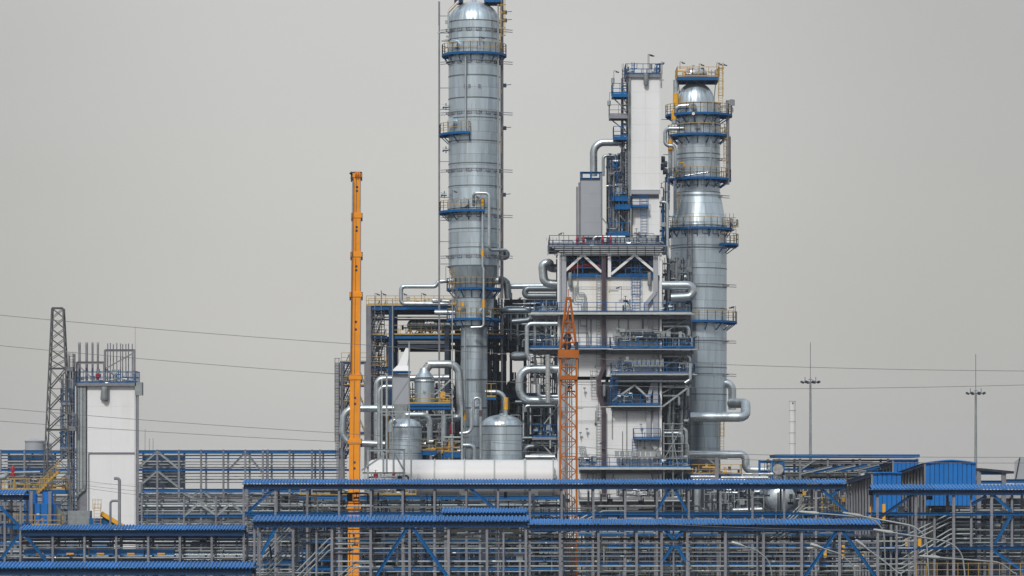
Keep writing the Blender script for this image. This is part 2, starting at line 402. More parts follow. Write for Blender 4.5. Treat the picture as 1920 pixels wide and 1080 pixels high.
def lamp_arm(mb, p, h=1.6, side=1, t=.05):
    p = Vector(p); mb.beam(p, p + Vector((0, 0, h)), t); q = p + Vector((0, 0, h)); mb.beam(q, q + Vector((side * .35, 0, -.05)), t)
    mb.beam(q + Vector((side * .2, 0, -.12)), q + Vector((side * .6, 0, -.2)), .2, .12)
def lamp(parent, p, h=1.6, side=1): mb = MB(); lamp_arm(mb, p, h, side); return mb.build('lamp', 'steel_dk', parent)
PIPES = 'large insulated process pipes'
def bigpipe(label, pts, dpx, Y, m='pipe', bend=None, rib=.55, name='process_pipe', n=16, grp=PIPES, parent=None, dys=None):
    """pts: (px, py) or (px, py, dy) with dy metres behind depth Y."""
    w = [P(p[0], p[1], Y + (p[2] if len(p) > 2 else 0)) for p in pts]
    r = S(dpx / 2, Y); mb = MB(); mb.tube(w, r, bend if bend is None else S(bend, Y), n, rib=rib)
    o = mb.build(name, m, parent, loc=None if parent else w[0])
    if not parent: tag(o, label, 'pipe', grp)
    return o
# ================================================================== ground
g = MB(); g.add([(-2000, -200, 0), (2000, -200, 0), (2000, 4000, 0), (-2000, 4000, 0)], [(0, 1, 2, 3)])
struct(g.build('ground', 'ground', loc=(0, 0, 0)))
g = MB(); g.add([(-90, 215, .004), (90, 215, .004), (90, 470, .004), (-90, 470, .004)], [(0, 1, 2, 3)])
struct(g.build('concrete_apron', 'concrete', loc=(0, 215, 0)))

# ================================================================== tall distillation column
YC = 400.0
def zz(py, Y=YC): return Z(py, Y)
def sp(n, Y=YC): return S(n, Y)
cx = X(889, YC); base = Vector((cx, YC, 0))
T = thing('distillation_column', 'tallest silver clad column of all, with a domed top cut by the picture edge and yellow railed platforms', 'column', base)
R1, R2, R3 = sp(48), sp(37), sp(25)
clad(T, base, [(zz(500), R1, zz(43), R1)], 7, 'clad', row=1.27)
clad(T, base, [(zz(545), R2, zz(500), R1)], 10, 'clad_dk', row=1.5, name='cone_sheet')
clad(T, base, [(zz(612), R2, zz(545), R2)], 8, 'clad', row=1.4, name='neck_sheet')
clad(T, base, [(zz(880), R3, zz(612), R3)], 7, 'clad', row=1.3, name='lower_sheet')
mb = MB(); mb.lathe(base, [(R3 + .5, 0), (R3 + .2, 1), (R3 - .02, zz(880))], 32); mb.build('skirt', 'steel', T)
dome(T, base + Vector((0, 0, zz(43))), R1, sp(40), 30)
for py in (43, 76, 145, 187, 224, 267, 309, 351, 393, 431, 466, 500): band(T, base, R1, zz(py), .035, .10)
for py in (545, 560, 612): band(T, base, R2, zz(py), .04, .10)
for py in (650, 712, 765, 800, 840): band(T, base, R3, zz(py), .05, .14)
for py in (58, 118, 213, 320, 405, 481):    # conduit rings with lifting lugs
    mb = MB(); z = zz(py)
    ps = [base + Vector(((R1 + .28) * math.cos(a), (R1 + .28) * math.sin(a), z)) for a in [2 * math.pi * i / 36 for i in range(37)]]
    mb.tube(ps, .045, 0.01, n=6)
    for k in range(12):
        a = 2 * math.pi * (k + .5) / 12; u = Vector((math.cos(a), math.sin(a), 0))
        mb.beam(base + u * (R1 - .05) + Vector((0, 0, z)), base + u * (R1 + .3) + Vector((0, 0, z)), .08)
    for s, L in ((-1, .9), (1, 1.5)):
        for dz in (0, -.25): mb.beam(base + Vector((s * R1 * .8, -R1 * .6, z + dz)), base + Vector((s * (R1 + L), -R1 * .2, z + dz)), .08)
    mb.build('conduit_ring', 'steel', T)
    for k in range(8):
        a = math.radians(191.25 + k * 22.5); u = Vector((math.cos(a), math.sin(a), 0)); sd_ = Vector((-u.y, u.x, 0))
        c = base + u * (R1 + .06) + Vector((0, 0, z - .28)); mb = MB()
        mb.beam(c - sd_ * .3, c + sd_ * .3, .05, .08); 
        for q in (-.3, .3): mb.beam(c + sd_ * q, c + sd_ * q + Vector((0, 0, .4)), .05)
        mb.box(c.x - .07, c.x + .07, c.y - .1, c.y, c.z + .22, c.z + .36); mb.build('lug', 'steel', T)
pl = ring_platform(T, base, zz(103), R1 + .08, sp(61), 0, 360)
deck(T, X(852, YC), X(868, YC), YC - 1.5, YC + 1.5, zz(2), 'blue_dk', 'yellow', .25); deck(T, X(908, YC), X(942, YC), YC - 1.8, YC + 1.5, zz(3), 'blue', 'yellow', .3)
ring_platform(T, base, zz(252), R1 + .05, sp(66), 170, 262)
ring_platform(T, base, zz(397), R1 + .05, sp(66), 170, 288)
ring_platform(T, base, zz(541), R2 + .05, sp(52), 0, 360)
ring_platform(T, base, zz(598), R2 + .05, sp(52), 0, 360)
for nm, px, py, r in (('manhole', 857, 88, 9.5), ('manhole', 853, 234, 9.5), ('manhole', 873, 383, 9.5), ('manhole', 835, 527, 6), ('manhole', 932, 526, 8), ('manhole', 905, 586, 8)):
    c = P(px, py, YC); dx = (c.x - cx); rr = R1 if py < 500 else R2; dyy = -math.sqrt(max(.2, rr * rr - dx * dx)); u = Vector((dx, dyy, 0)).normalized()
    a = base + Vector((0, 0, c.z)) + u * (rr - .3); mb = MB(); r = sp(r)
    mb.beam(a, a + u * .75, r * 1.7, n=20); mb.beam(a + u * .75, a + u * .95, r * 2, n=20)
    mb.build(nm, 'clad', T)
# overhead walkway clutter, top stair and front piping
mb = MB(); mb.beam(P(841, 25, YC - 3.2), P(860, 5, YC - 3.2), .08); mb.beam(P(841, 19, YC - 3.2), P(858, 1, YC - 3.2), .08); mb.build('handrail', 'yellow', T)
mb = MB(); mb.tube([P(841, 60, YC - 2.6), P(841, 22, YC - 2.6), P(860, 2, YC - 2.6)], .12, n=8); mb.build('vent_pipe', 'pipe', T)
def pline(parent, pts, dpx, Y, m='pipe', name='pipe', rib=0, bend=None):
    w = [P(p[0], p[1], Y + (p[2] if len(p) > 2 else 0)) for p in pts]; r = S(dpx / 2, Y)
    mb = MB(); mb.tube(w, r, bend if bend is None else S(bend, Y), 10, rib=rib); return mb.build(name, m, parent)
pline(T, [(888, 384, -3.0), (888, 362, -4), (917, 362, -4), (917, 469, -4.0), (948, 469, -2)], 6, YC, rib=.8)
pline(T, [(893, 368, -3.4), (905, 374, -3.4), (905, 500, -3.4), (907, 506, -3.4), (907, 613, -3.4), (883, 614, -3.2)], 5, YC)
for y0, y1 in ((372, 386), (468, 481), (562, 577)):
    pline(T, [(905 + (2 if y0 > 500 else 0), y0, -3.4), (905 + (2 if y0 > 500 else 0), y1, -3.4)], 5.8, YC, 'amber', 'marking_band')
pline(T, [(872, 620, -2.4), (872, 890, -2.4)], 4, YC); pline(T, [(872, 768, -2.4), (872, 788, -2.4)], 5, YC, 'amber', 'marking_band')
pline(T, [(873, 105, -3.1), (873, 250, -3.1)], 3.4, YC)
pline(T, [(934, 8, -2.1), (934, 520, -2.1)], 3, YC, 'galv', 'conduit')
mb = MB(); mb.beam(P(941, -12, YC - .5), P(941, 560, YC - .5), sp(6), n=12); mb.build('riser_pipe', 'steel', T)
for y0, y1 in ((18, 27), (86, 92), (108, 122), (168, 176), (240, 248), (256, 288), (347, 353), (362, 400), (436, 452)):
    mb = MB(); mb.beam(P(940, y0, YC - .9), P(940, y1, YC - .9), sp(2.2), n=8); mb.build('marking_band', 'yellow', T)
mb = MB()
for i in range(12): mb.ladder((X(925 if i % 2 else 848, YC), YC - R1 * .75, zz(545) + i * 0.0 + 0), zz(545) + 2) if i == 0 else None
mb.ladder((X(937, YC), YC - 1.9, zz(103)), zz(12), out=(1, -.6)); mb.build('ladder', 'yellow', T)
mb = MB(); mb.ladder((X(853, YC), YC - 2.6, zz(598)), zz(545), out=(0, -1)); mb.build('ladder', 'steel', T)
for px, py in ((841, 200), (841, 281), (838, 365)):
    mb = MB(); c = P(px, py, YC - .5); mb.beam(c, c + Vector((-.55, 0, 0)), .3, n=10); mb.beam(c + Vector((-.55, 0, 0)), c + Vector((-.7, 0, 0)), .5, n=10); mb.beam(c + Vector((-.3, 0, .4)), c + Vector((-.3, 0, -.4)), .14, n=6)
    mb.build('nozzle', 'pipe_dk', T)
for px, py in ((945, 23), (945, 38), (944, 160), (944, 240), (943, 365)):
    mb = MB(); c = P(px, py, YC - .6); mb.box(c.x - .3, c.x + .35, c.y, c.y + .3, c.z - .22, c.z + .22); mb.beam(c, c + Vector((.9, 0, .1)), .07); mb.build('junction_box', 'steel_dk', T)
for px, py in ((872, 161), (880, 161), (899, 161)):
    c = P(px, py, YC - 2.95); mb = MB(); mb.box(c.x - .14, c.x + .14, c.y - .1, c.y + .1, c.z - .2, c.z + .2); mb.build('name_plate', 'steel', T)
clutter(T, X(908, YC), X(938, YC), YC - 1.8, YC + 1.5, zz(3), zz(-6), 1.0, 4)
clutter(T, X(822, YC), X(842, YC), YC - 2, YC + .5, zz(78), zz(36), 1.0, 5, ('pipe', 'galv'))
clutter(T, X(880, YC), X(920, YC), YC - 3.2, YC - 2.6, zz(598), zz(572), .9, 6, ('galv',))
clutter(T, X(850, YC), X(868, YC), YC - 3, YC - 2, zz(598), zz(560), 1.4, 7, ('galv', 'amber'))
lamp(T, P(899, 85, YC - 3.3), 1.0); lamp(T, P(848, 380, YC - 3.3), 1.4); lamp(T, P(836, 528, YC - 3), 1.8)
# guide mast standing left of the column
T = thing('guide_mast', 'thin grey steel mast tied to the left side of the tallest column', 'mast', (X(823.5, YC), YC, 0))
bar('mast_post', T, 'H', (X(823.5, YC), YC, 0), (X(823.5, YC), YC, zz(3)), sp(3.4), .25, 'steel')
for py in (30, 62, 165, 205, 303, 370, 413, 453, 495):
    bar('tie', T, 'box', (X(825, YC), YC, zz(py)), (cx - R1 * .98, YC, zz(py)), .06, .08, 'steel')

# ================================================================== right column
Y2 = 408.0
def z2(py): return Z(py, Y2)
def s2(n): return S(n, Y2)
c2 = Vector((X(1310, Y2), Y2, 0))
T = thing('stripper_column', 'right hand silver column with a wider lower half and a small vessel on its roof platform', 'column', c2)
ra, rb, rc = s2(40), s2(52.5), s2(33)
clad(T, c2, [(z2(362), ra, z2(196), ra)], 7, 'clad', row=1.35)
clad(T, c2, [(z2(425), rb, z2(362), ra + .03)], 9, 'clad', row=1.6, name='cone_sheet')
clad(T, c2, [(z2(775), rb, z2(425), rb)], 9, 'clad', row=1.45, name='lower_sheet')
clad(T, c2 + Vector((s2(8), 0, 0)), [(z2(862), rc, z2(775), rc)], 8, 'clad_dk', row=1.4, name='skirt_sheet')
mb = MB(); mb.lathe(c2 + Vector((s2(8), 0, 0)), [(rc + .4, 0), (rc - .02, z2(862))], 32); mb.build('skirt', 'steel', T)
mb = MB(); mb.lathe(c2, [(rb, z2(775)), (rc, z2(783))], 32); mb.build('bottom_cone', 'clad_dk', T)
cd = Vector((X(1304, Y2), Y2, z2(196))); dome(T, cd, s2(37), s2(42), 28)
for py in (196, 236, 290, 325, 362): band(T, c2, ra, z2(py), .04, .1)
for py in (425, 467, 505, 540, 580, 640, 690, 740): band(T, c2, rb, z2(py), .04, .1)
for py, r in ((299, ra), (368, ra), (462, rb), (535, rb), (640, rb), (702, rb)):
    mb = MB(); z = z2(py)
    mb.tube([c2 + Vector(((r + .28) * math.cos(a), (r + .28) * math.sin(a), z)) for a in [2 * math.pi * i / 36 for i in range(37)]], .045, .01, n=6)
    for dz in (0, -.25): mb.beam(c2 + Vector((r * .8, -r * .6, z + dz)), c2 + Vector((r + 1.1, -.4, z + dz)), .08)
    mb.build('conduit_ring', 'steel', T)
for py, r in ((347, ra), (438, rb)):
    for k in range(8):
        a = math.radians(191 + k * 22.5); u = Vector((math.cos(a), math.sin(a), 0)); q = Vector((-u.y, u.x, 0)); c = c2 + u * (r + .06) + Vector((0, 0, z2(py) - .2)); mb = MB()
        mb.beam(c - q * .36, c + q * .36, .05, .08)
        for e in (-.36, .36): mb.beam(c + q * e, c + q * e + Vector((0, 0, .55)), .05)
        mb.build('lug', 'steel', T)
ring_platform(T, c2, z2(216), ra, s2(63), 160, 380)
ring_platform(T, c2, z2(254), ra, s2(58), 0, 360)
ring_platform(T, c2, z2(336), ra, s2(61), 0, 360)
ring_platform(T, c2, z2(429), rb, s2(64), 0, 360)
ring_platform(T, c2 + Vector((s2(20), -1.0, 0)), z2(459), rb - 1.2, s2(54), -62, 40)
ring_platform(T, c2, z2(603), rb, s2(72), 230, 380)
x0, x1 = X(1268, Y2), X(1346, Y2)
deck(T, x0, x1, Y2 - 2.4, Y2 + 2.4, z2(148), 'blue', 'yellow', .42)
mb = MB(); 
for px in (1272, 1288, 1322, 1342): mb.beam(P(px, 151, Y2 - .6), P(px + (1306 - px) * .1, 196, Y2 - .6), .09)
mb.build('platform_leg', 'steel', T)
mb = MB(); mb.sweep([P(px, 138, Y2) for px in (1283, 1285, 1289, 1294, 1318, 1323, 1326)], [.1, .45, .6, .66, .66, .45, .1], 16); mb.build('drum', 'chrome', T)
for px in (1292, 1297, 1318): mb = MB(); mb.beam(P(px, 138, Y2), P(px + 2, 138, Y2), 1.42, n=16); mb.build('drum_band', 'plum', T)
clutter(T, X(1270, Y2), X(1343, Y2), Y2 - 2, Y2 + 1.5, z2(148), z2(130), 1.1, 11, ('galv', 'pipe', 'amber'))
mb = MB(); mb.ladder((X(1349, Y2), Y2 - 2.2, z2(216)), z2(130), out=(0, -1)); mb.build('ladder', 'yellow', T)
mb = MB(); mb.ladder((X(1360, Y2), Y2 - 1.2, z2(336)), z2(254), out=(0, -1)); mb.build('ladder', 'yellow', T)
mb = MB(); mb.ladder((X(1267, Y2), Y2 - 3, z2(429)), z2(370), out=(0, -1)); mb.build('ladder', 'yellow', T)
bar('cable_duct', T, 'box', P(1364.5, 346, Y2 - 1.5), P(1364.5, 188, Y2 - 1.5), s2(6), .4, 'steel')
pline(T, [(1369, 338, 0), (1369, 256, 0)], 2.5, Y2, 'steel', 'conduit')
pline(T, [(1337, 180, -2.6), (1337, 250, -2.9), (1333, 262, -2.9), (1333, 322, -2.9)], 2.4, Y2, 'galv', 'conduit')
pline(T, [(1282, 330, -2.8), (1332, 322, -2.9)], 2.8, Y2, 'chrome', 'conduit'); pline(T, [(1267, 345, -2.6), (1277, 345, -2.6), (1277, 374, -3)], 2.4, Y2, 'galv', 'conduit')
pline(T, [(1279, 375, -3), (1267, 420, -3.3)], 2.4, Y2, 'galv', 'conduit')
for px, py in ((1300, 201), (1308, 237)):
    mb = MB(); c = P(px, py, Y2 - ra); mb.beam(c + Vector((0, .3, 0)), c + Vector((0, -.35, 0)), .55, n=16); mb.beam(c + Vector((0, -.35, 0)), c + Vector((0, -.45, 0)), .75, n=16); mb.build('manhole', 'pipe_dk', T)
mb = MB(); c = P(1300, 213, Y2 - s2(63) - .05)
mb.beam(c, c + Vector((0, -.08, 0)), .5, n=20); mb.build('dial_gauge', 'rubber', T)
mb = MB(); mb.beam(c + Vector((0, -.09, 0)), c + Vector((0, -.11, 0)), .36, n=20); mb.build('dial_face', 'white', T)
# riser pipes on its left
pline(T, [(1291, 198, -2.4), (1266, 200, -2.2), (1264, 232, -2.2)], 10, Y2, 'pipe', rib=.6); pline(T, [(1264, 207, -2.2), (1264, 224, -2.2)], 10.8, Y2, 'amber', 'marking_band')
pline(T, [(1267, 150, -1.2), (1267, 205, -1.2)], 10, Y2, 'pipe'); pline(T, [(1267, 175, -1.2), (1267, 198, -1.2)], 10.8, Y2, 'amber', 'marking_band')
pline(T, [(1283, 241, -2.6), (1247, 241, -2), (1247, 273, -2), (1264, 273, -2), (1266, 284, -2), (1266, 400, -2)], 7.5, Y2, 'pipe', rib=.6, bend=9)
pline(T, [(1257, 255, -1), (1257, 330, -1)], 8.5, Y2, 'pipe'); pline(T, [(1257, 261, -1), (1257, 284, -1)], 9.4, Y2, 'amber', 'marking_band')
mb = MB()
for px in (1361, 1368, 1375): mb.beam(P(px, 432, Y2 - 1.5), P(px, 400, Y2 - 1.5), .07)
for py in (408, 418, 427): mb.beam(P(1357, py, Y2 - 1.5), P(1380, py, Y2 - 1.5), .06)
mb.build('scaffold', 'steel', T)
for px, py in ((1275, 130), (1311, 134), (1344, 132), (1354, 134)): lamp(T, P(px, py, Y2 - 2.3), .9)
for px, py in ((1370, 216), (1380, 458), (1376, 603), (1379, 603), (1311, 600)): lamp(T, P(px, py, Y2 - 1.5), 1.8, -1)
mb = MB()
for px, py, L in ((1240, 224, 18), (1243, 290, 18), (1240, 306, 16)): mb.beam(P(px, py, Y2), P(px + L, py, Y2), .08)
mb.build('bracket', 'steel', T)
clutter(T, X(1262, Y2), X(1280, Y2), Y2 - 3.4, Y2 - 2.9, z2(336), z2(310), 1, 12, ('galv', 'amber'))
clutter(T, X(1340, Y2), X(1372, Y2), Y2 - 3.4, Y2 - 2, z2(216), z2(200), 1, 13, ('galv', 'steel'))

for px, a, b, m in ((1352, 850, 790, 'yellow'), (1290, 603, 432, 'steel')):
    mb = MB(); mb.ladder((X(px, Y2), Y2 - (1.2 if px > 1300 else 3.1), z2(a)), z2(b), out=(0, -1)); mb.build('ladder', m, T)
for px, py, w_ in ((1262, 336, 4), (1366, 429, 5), (1258, 603, 3)):
    clutter(T, X(px, Y2), X(px + w_ * 3, Y2), Y2 - 3.2, Y2 - 1, z2(py), z2(py - 16), 2.2, px, ('galv', 'steel_dk', 'yellow'))
# ================================================================== white furnace building
YF = 388.0
def zf(py): return Z(py, YF)
def xf(px): return X(px, YF)
def sf(n): return S(n, YF)
D = 11.0                                   # depth of the block
T = thing('furnace_building', 'big white clad furnace building with blue railed galleries and open truss bays under its roof', 'building', (xf(1143), YF, 0))
mb = MB()
for (a, b, y0, y1) in ((1045, 1240, 1200, 716), (1045, 1240, 707, 520)): 
    mb.box(xf(a), xf(b), YF, YF + D, max(0, zf(y0)), zf(y1))
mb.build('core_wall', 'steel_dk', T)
# cladding panels (individual), two window-less faces
def panels(px0, px1, py0, py1, nx, ny, m='white', Y=YF, parent=T, nm='wall_panel'):
    for i in range(nx):
        for j in range(ny):
            xa, xb = X(px0 + (px1 - px0) * i / nx, Y), X(px0 + (px1 - px0) * (i + 1) / nx, Y)
            za, zb = Z(py1 + (py0 - py1) * j / ny, Y), Z(py1 + (py0 - py1) * (j + 1) / ny, Y)
            d = random.uniform(.075, .09)
            put(nm, unit('box', m), parent, Matrix.Translation(((xa + xb) / 2, Y - d / 2 - .01, za)) @ Matrix.Diagonal((xb - xa - .008, d, zb - za - .008, 1)))
panels(1052, 1128, 520, 585, 2, 2, 'white_st'); panels(1136, 1237, 520, 585, 3, 2, 'white_st')
panels(1085, 1128, 592, 706, 1, 4); panels(1136, 1237, 592, 706, 3, 3); panels(1052, 1084, 592, 706, 1, 4)
panels(1052, 1128, 717, 860, 2, 4); panels(1136, 1237, 765, 905, 3, 4); panels(1052, 1128, 862, 1010, 2, 3); panels(1136, 1237, 906, 1010, 3, 2)
mb = MB(); mb.box(xf(1052), xf(1237), YF - .08, YF - .02, zf(520) - .0, zf(516)); mb.build('coping', 'blue', T)
# corner columns and roof frame
for px, w, m in ((1048, 6, 'white'), (1057, 9, 'grey_box'), (1142.5, 6, 'white'), (1229, 9, 'grey_box'), (1238.5, 4, 'white')):
    bar('corner_column' if px != 1142.5 else 'column', T, 'H', (xf(px), YF - .35, max(0, zf(1010 if px != 1142.5 else 520))), (xf(px), YF - .35, zf(474)), sf(w), .45, m)
for px in (1048, 1143, 1238): bar('column', T, 'H', (xf(px), YF + D, 0), (xf(px), YF + D, zf(474)), sf(6), .45, 'steel')
for py, m, h in ((476, 'galv', 4), (468, 'steel', 3), (520, 'blue', 2)):
    bar('roof_beam', T, 'H', (xf(1045), YF - .3, zf(py)), (xf(1245), YF - .3, zf(py)), .35, sf(h), m)
for a, b in (((1058, 510), (1093, 478)), ((1128, 510), (1093, 478)), ((1146, 514), (1190, 478)), ((1228, 510), (1190, 478))):
    bar('brace', T, 'box', P(a[0], a[1], YF - .35), P(b[0], b[1], YF - .35), .22, .28, 'white')
mb = MB(); mb.box(xf(1045), xf(1240), YF + .5, YF + D, zf(472), zf(468)); mb.build('roof_slab', 'steel', T)
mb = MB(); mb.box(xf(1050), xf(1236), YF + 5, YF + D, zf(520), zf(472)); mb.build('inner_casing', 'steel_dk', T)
clutter(T, xf(1060), xf(1228), YF + 1, YF + 4, zf(520), zf(476), 1.5, 21, ('galv', 'plum', 'steel_dk'))
mb = MB(); mb.rail([(xf(1060), YF, zf(516)), (xf(1125), YF, zf(516))], 1.7, 1.6, .09); mb.rail([(xf(1147), YF, zf(516)), (xf(1225), YF, zf(516))], 1.7, 1.6, .09); mb.build('railing', 'blue', T)
mb = MB(); mb.tube([P(1062, 505, YF - .2), P(1095, 497, YF + .5), P(1127, 500, YF + .5)], .25, n=8); mb.build('burner_header', 'red', T)
# galleries
def gallery(a, b, py, dep=1.8, m='blue', rm='blue', h=1.1, under=True):
    d = deck(T, xf(a), xf(b), YF - dep, YF - .12, zf(py), m, rm, .17, h, 'flr', 1.1)
    if under:
        bar('gallery_pipe', T, 'c8', (xf(a) - .3, YF - dep - .1, zf(py + 4)), (xf(b) + .3, YF - dep - .1, zf(py + 4)), .14, .14, 'galv_lt')
        bar('gallery_beam', T, 'H', (xf(a), YF - .8, zf(py + 9)), (xf(b), YF - .8, zf(py + 9)), .25, .35, 'steel')
    return d
gallery(995, 1295, 587, 2.2, 'galv_lt'); gallery(992, 1143, 652, 2.4); gallery(1143.5, 1300, 653, 2.4, 'blue_dk', 'blue'); gallery(1145, 1300, 700, 2.4, 'steel'); gallery(1145, 1236, 759, 1.8)
gallery(1187, 1237, 822, 1.5, under=False); gallery(1085, 1293, 876, 2.2, 'galv_lt'); gallery(1085, 1290, 935, 2.0, 'steel', 'steel')
d = deck(T, xf(1030), xf(1247), YF - 1.2, YF + D, zf(461), 'steel', 'blue_dk', .18, 1.1, 'flrb', 1.1)
for py, d_, m, a, b in ((464.5, 1.6, 'galv_lt', 1035, 1244), (468, 2.2, 'galv', 1040, 1240), (471.5, 1.4, 'pipe', 1048, 1246), (475, 1.8, 'galv_lt', 1060, 1236), (478.5, 1.2, 'steel', 1050, 1240)):
    bar('roof_edge_pipe', T, 'c8', P(a, py, YF - 1.0 - d_ * .1), P(b, py, YF - 1.0 - d_ * .1), sf(d_), sf(d_), m)
for px in range(1040, 1245, 17): bar('pipe_hanger', T, 'box', P(px, 479, YF - 1.3), P(px, 462, YF - 1.3), .07, .07, 'steel_dk')
for a, b, py in ((1000, 1045, 596), (1000, 1045, 660), (1240, 1296, 596), (1240, 1298, 660), (1240, 1298, 708), (1240, 1290, 884)):
    mb = MB(); mb.box(xf(a), xf(b), YF + .2, YF + D - 2, zf(py), zf(py - 8)); mb.build('side_floor', 'steel', T)
    for px in ((a + 3, b - 3)): 
        bar('side_post', T, 'H', (xf(px), YF + 2, 0 if py > 880 else zf(py + 60)), (xf(px), YF + 2, zf(py)), .3, .3, 'steel')
    bar('brace', T, 'box', P(a + 2 if a < 1100 else b - 2, py, YF - .6), P(b if a < 1100 else a, py + 30, YF - .6), .14, .14, 'steel')
# burner / instrument cabinets in rows: each pickable
def cabinets(px0, px1, py0, py1, n, Y=YF - 1.1, m='galv'):
    w = (px1 - px0) / n
    for i in range(n):
        a = px0 + w * i
        put('cabinet', unit('box', m), T, Matrix.Translation((X(a + w / 2, Y), Y, Z(py1, Y))) @ Matrix.Diagonal((S(w * .78, Y), .5, S(py1 - py0, Y), 1)))
    bar('cabinet_rail', T, 'box', P(px0, py1 + 2, Y - .35), P(px1, py1 + 2, Y - .35), .12, .12, 'galv_lt'); bar('cabinet_rail', T, 'box', P(px0, py0 - 1, Y - .1), P(px1, py0 - 1, Y - .1), .1, .08, 'steel')
cabinets(1148, 1258, 622, 631, 11); cabinets(1186, 1245, 674, 684, 7); cabinets(1152, 1240, 847, 856, 9); cabinets(1146, 1230, 447, 455, 10, YF + 1); cabinets(1155, 1178, 352, 360, 3, YF + 4)
for i, (a, b, py) in enumerate(((1000, 1045, 587), (1000, 1045, 652), (1150, 1240, 640), (1240, 1292, 587), (1245, 1296, 652), (1245, 1296, 700), (1150, 1185, 700), (1148, 1185, 758), (1240, 1288, 876), (1085, 1110, 876), (1165, 1180, 587), (1240, 1290, 935), (1150, 1235, 930))):
    clutter(T, xf(a), xf(b), YF - 1.8, YF - .3, zf(py), zf(py - 22), 1.5, 30 + i, ('galv', 'pipe', 'steel_dk'))
clutter(T, xf(1035), xf(1245), YF - .9, YF + 3, zf(461), zf(450), 1.3, 50, ('galv', 'pipe', 'steel_dk'))
# right flank packed with piping in the shade
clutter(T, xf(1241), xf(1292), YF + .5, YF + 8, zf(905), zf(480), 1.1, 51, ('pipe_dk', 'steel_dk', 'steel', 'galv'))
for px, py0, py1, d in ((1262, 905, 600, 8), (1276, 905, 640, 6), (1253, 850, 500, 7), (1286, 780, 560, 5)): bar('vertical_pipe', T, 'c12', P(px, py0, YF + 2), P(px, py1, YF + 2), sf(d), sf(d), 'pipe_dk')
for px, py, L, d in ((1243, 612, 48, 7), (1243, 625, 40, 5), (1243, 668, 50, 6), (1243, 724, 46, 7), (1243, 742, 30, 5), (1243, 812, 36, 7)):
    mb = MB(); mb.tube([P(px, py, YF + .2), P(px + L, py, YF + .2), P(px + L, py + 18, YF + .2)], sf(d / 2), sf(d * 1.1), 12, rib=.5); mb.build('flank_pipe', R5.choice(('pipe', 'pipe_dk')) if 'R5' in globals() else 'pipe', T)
# plum pipe bundle down the facade, with its cage ladder
for dx in (-2.6, 0, 2.6):
    w = [P(px + dx, py, YF - .75) for px, py in ((1132, 474), (1132, 690), (1123, 712), (1123, 738), (1132, 768), (1132, 1010))]
    mb = MB(); mb.tube(w, sf(1.7), sf(4), 8); mb.build('bundle_pipe', 'plum', T)
mb = MB(); mb.ladder((xf(1122), YF - .5, zf(700)), zf(516), .5, False); mb.ladder((xf(1113), YF - .5, zf(745)), zf(702), .6); mb.ladder((xf(1122), YF - .5, zf(905)), zf(760), .5, False); mb.build('ladder', 'galv', T)
mb = MB(); mb.ladder((xf(1192), YF - .4, zf(587)), zf(505), .9, True); mb.build('ladder', 'blue', T)
mb = MB(); mb.ladder((xf(1233), YF - .4, zf(822)), zf(765), .6, False); mb.ladder((xf(1190), YF - .4, zf(876)), zf(822), .6, False); mb.ladder((xf(1150), YF - 2, zf(758)), zf(708), .7, True); mb.build('ladder', 'blue', T)
# fixings, trays and conduits spread over the facade
R5 = random.Random(55)
for k in range(26):
    px = R5.choice((R5.uniform(1054, 1126), R5.uniform(1138, 1235))); py = R5.uniform(530, 900); mb = MB(); c = P(px, py, YF - .12); L = R5.uniform(.5, 3)
    if k % 3 == 0: mb.beam(c, c + Vector((L, 0, 0)), .05); mb.beam(c, c + Vector((0, 0, -.25)), .05)
    elif k % 3 == 1: mb.beam(c, c + Vector((0, 0, L * 1.3)), .06); mb.box(c.x - .12, c.x + .12, c.y - .15, c.y, c.z - .2, c.z)
    else: mb.beam(c, c + Vector((0, -.5, 0)), .07); mb.beam(c + Vector((0, -.5, 0)), c + Vector((0, -.5, .5)), .05); mb.box(c.x - .15, c.x + .15, c.y - .6, c.y - .45, c.z + .45, c.z + .6)
    stuff(mb.build('wall_fitting', R5.choice(('galv', 'steel', 'steel_dk')), T))
for px in (1100, 1108, 1160, 1178, 1205): bar('cable_tray', T, 'box', P(px, R5.uniform(640, 650), YF - .2), P(px, 592, YF - .2), .12, .08, 'steel')
for px, a, b in ((1150, 905, 880), (1175, 870, 765), (1102, 1000, 880), (1112, 1000, 880), (1222, 905, 880), (1148, 822, 765)): bar('cable_tray', T, 'box', P(px, a, YF - .2), P(px, b, YF - .2), .1, .08, 'galv')
# grey duct that steps sideways
for a, b in (((1229, 478), (1229, 548)), ((1229, 548), (1211, 570)), ((1211, 570), (1211, 590)), ((1211, 592), (1211, 650)), ((1224, 718), (1216, 745)), ((1216, 745), (1216, 822)), ((1216, 822), (1230, 842))):
    bar('cable_duct', T, 'box', P(a[0], a[1], YF - .45), P(b[0], b[1], YF - .45), .5, .4, 'grey_box')
# truss bay at 720-758
for a, b in (((1148, 752), (1190, 722)), ((1190, 722), (1214, 744))): bar('brace', T, 'box', P(a[0], a[1], YF - 1.0), P(b[0], b[1], YF - 1.0), .2, .22, 'galv_lt')
bar('gallery_beam', T, 'c12', P(1155, 715, YF - 1.5), P(1292, 715, YF - 1.5), sf(5), sf(5), 'pipe_dk')
mb = MB(); mb.box(xf(1144), xf(1236), YF - .12, YF, zf(760), zf(712)); mb.build('recess_shade', 'steel_dk', T)  # flat dark plate paints the shade of a recess
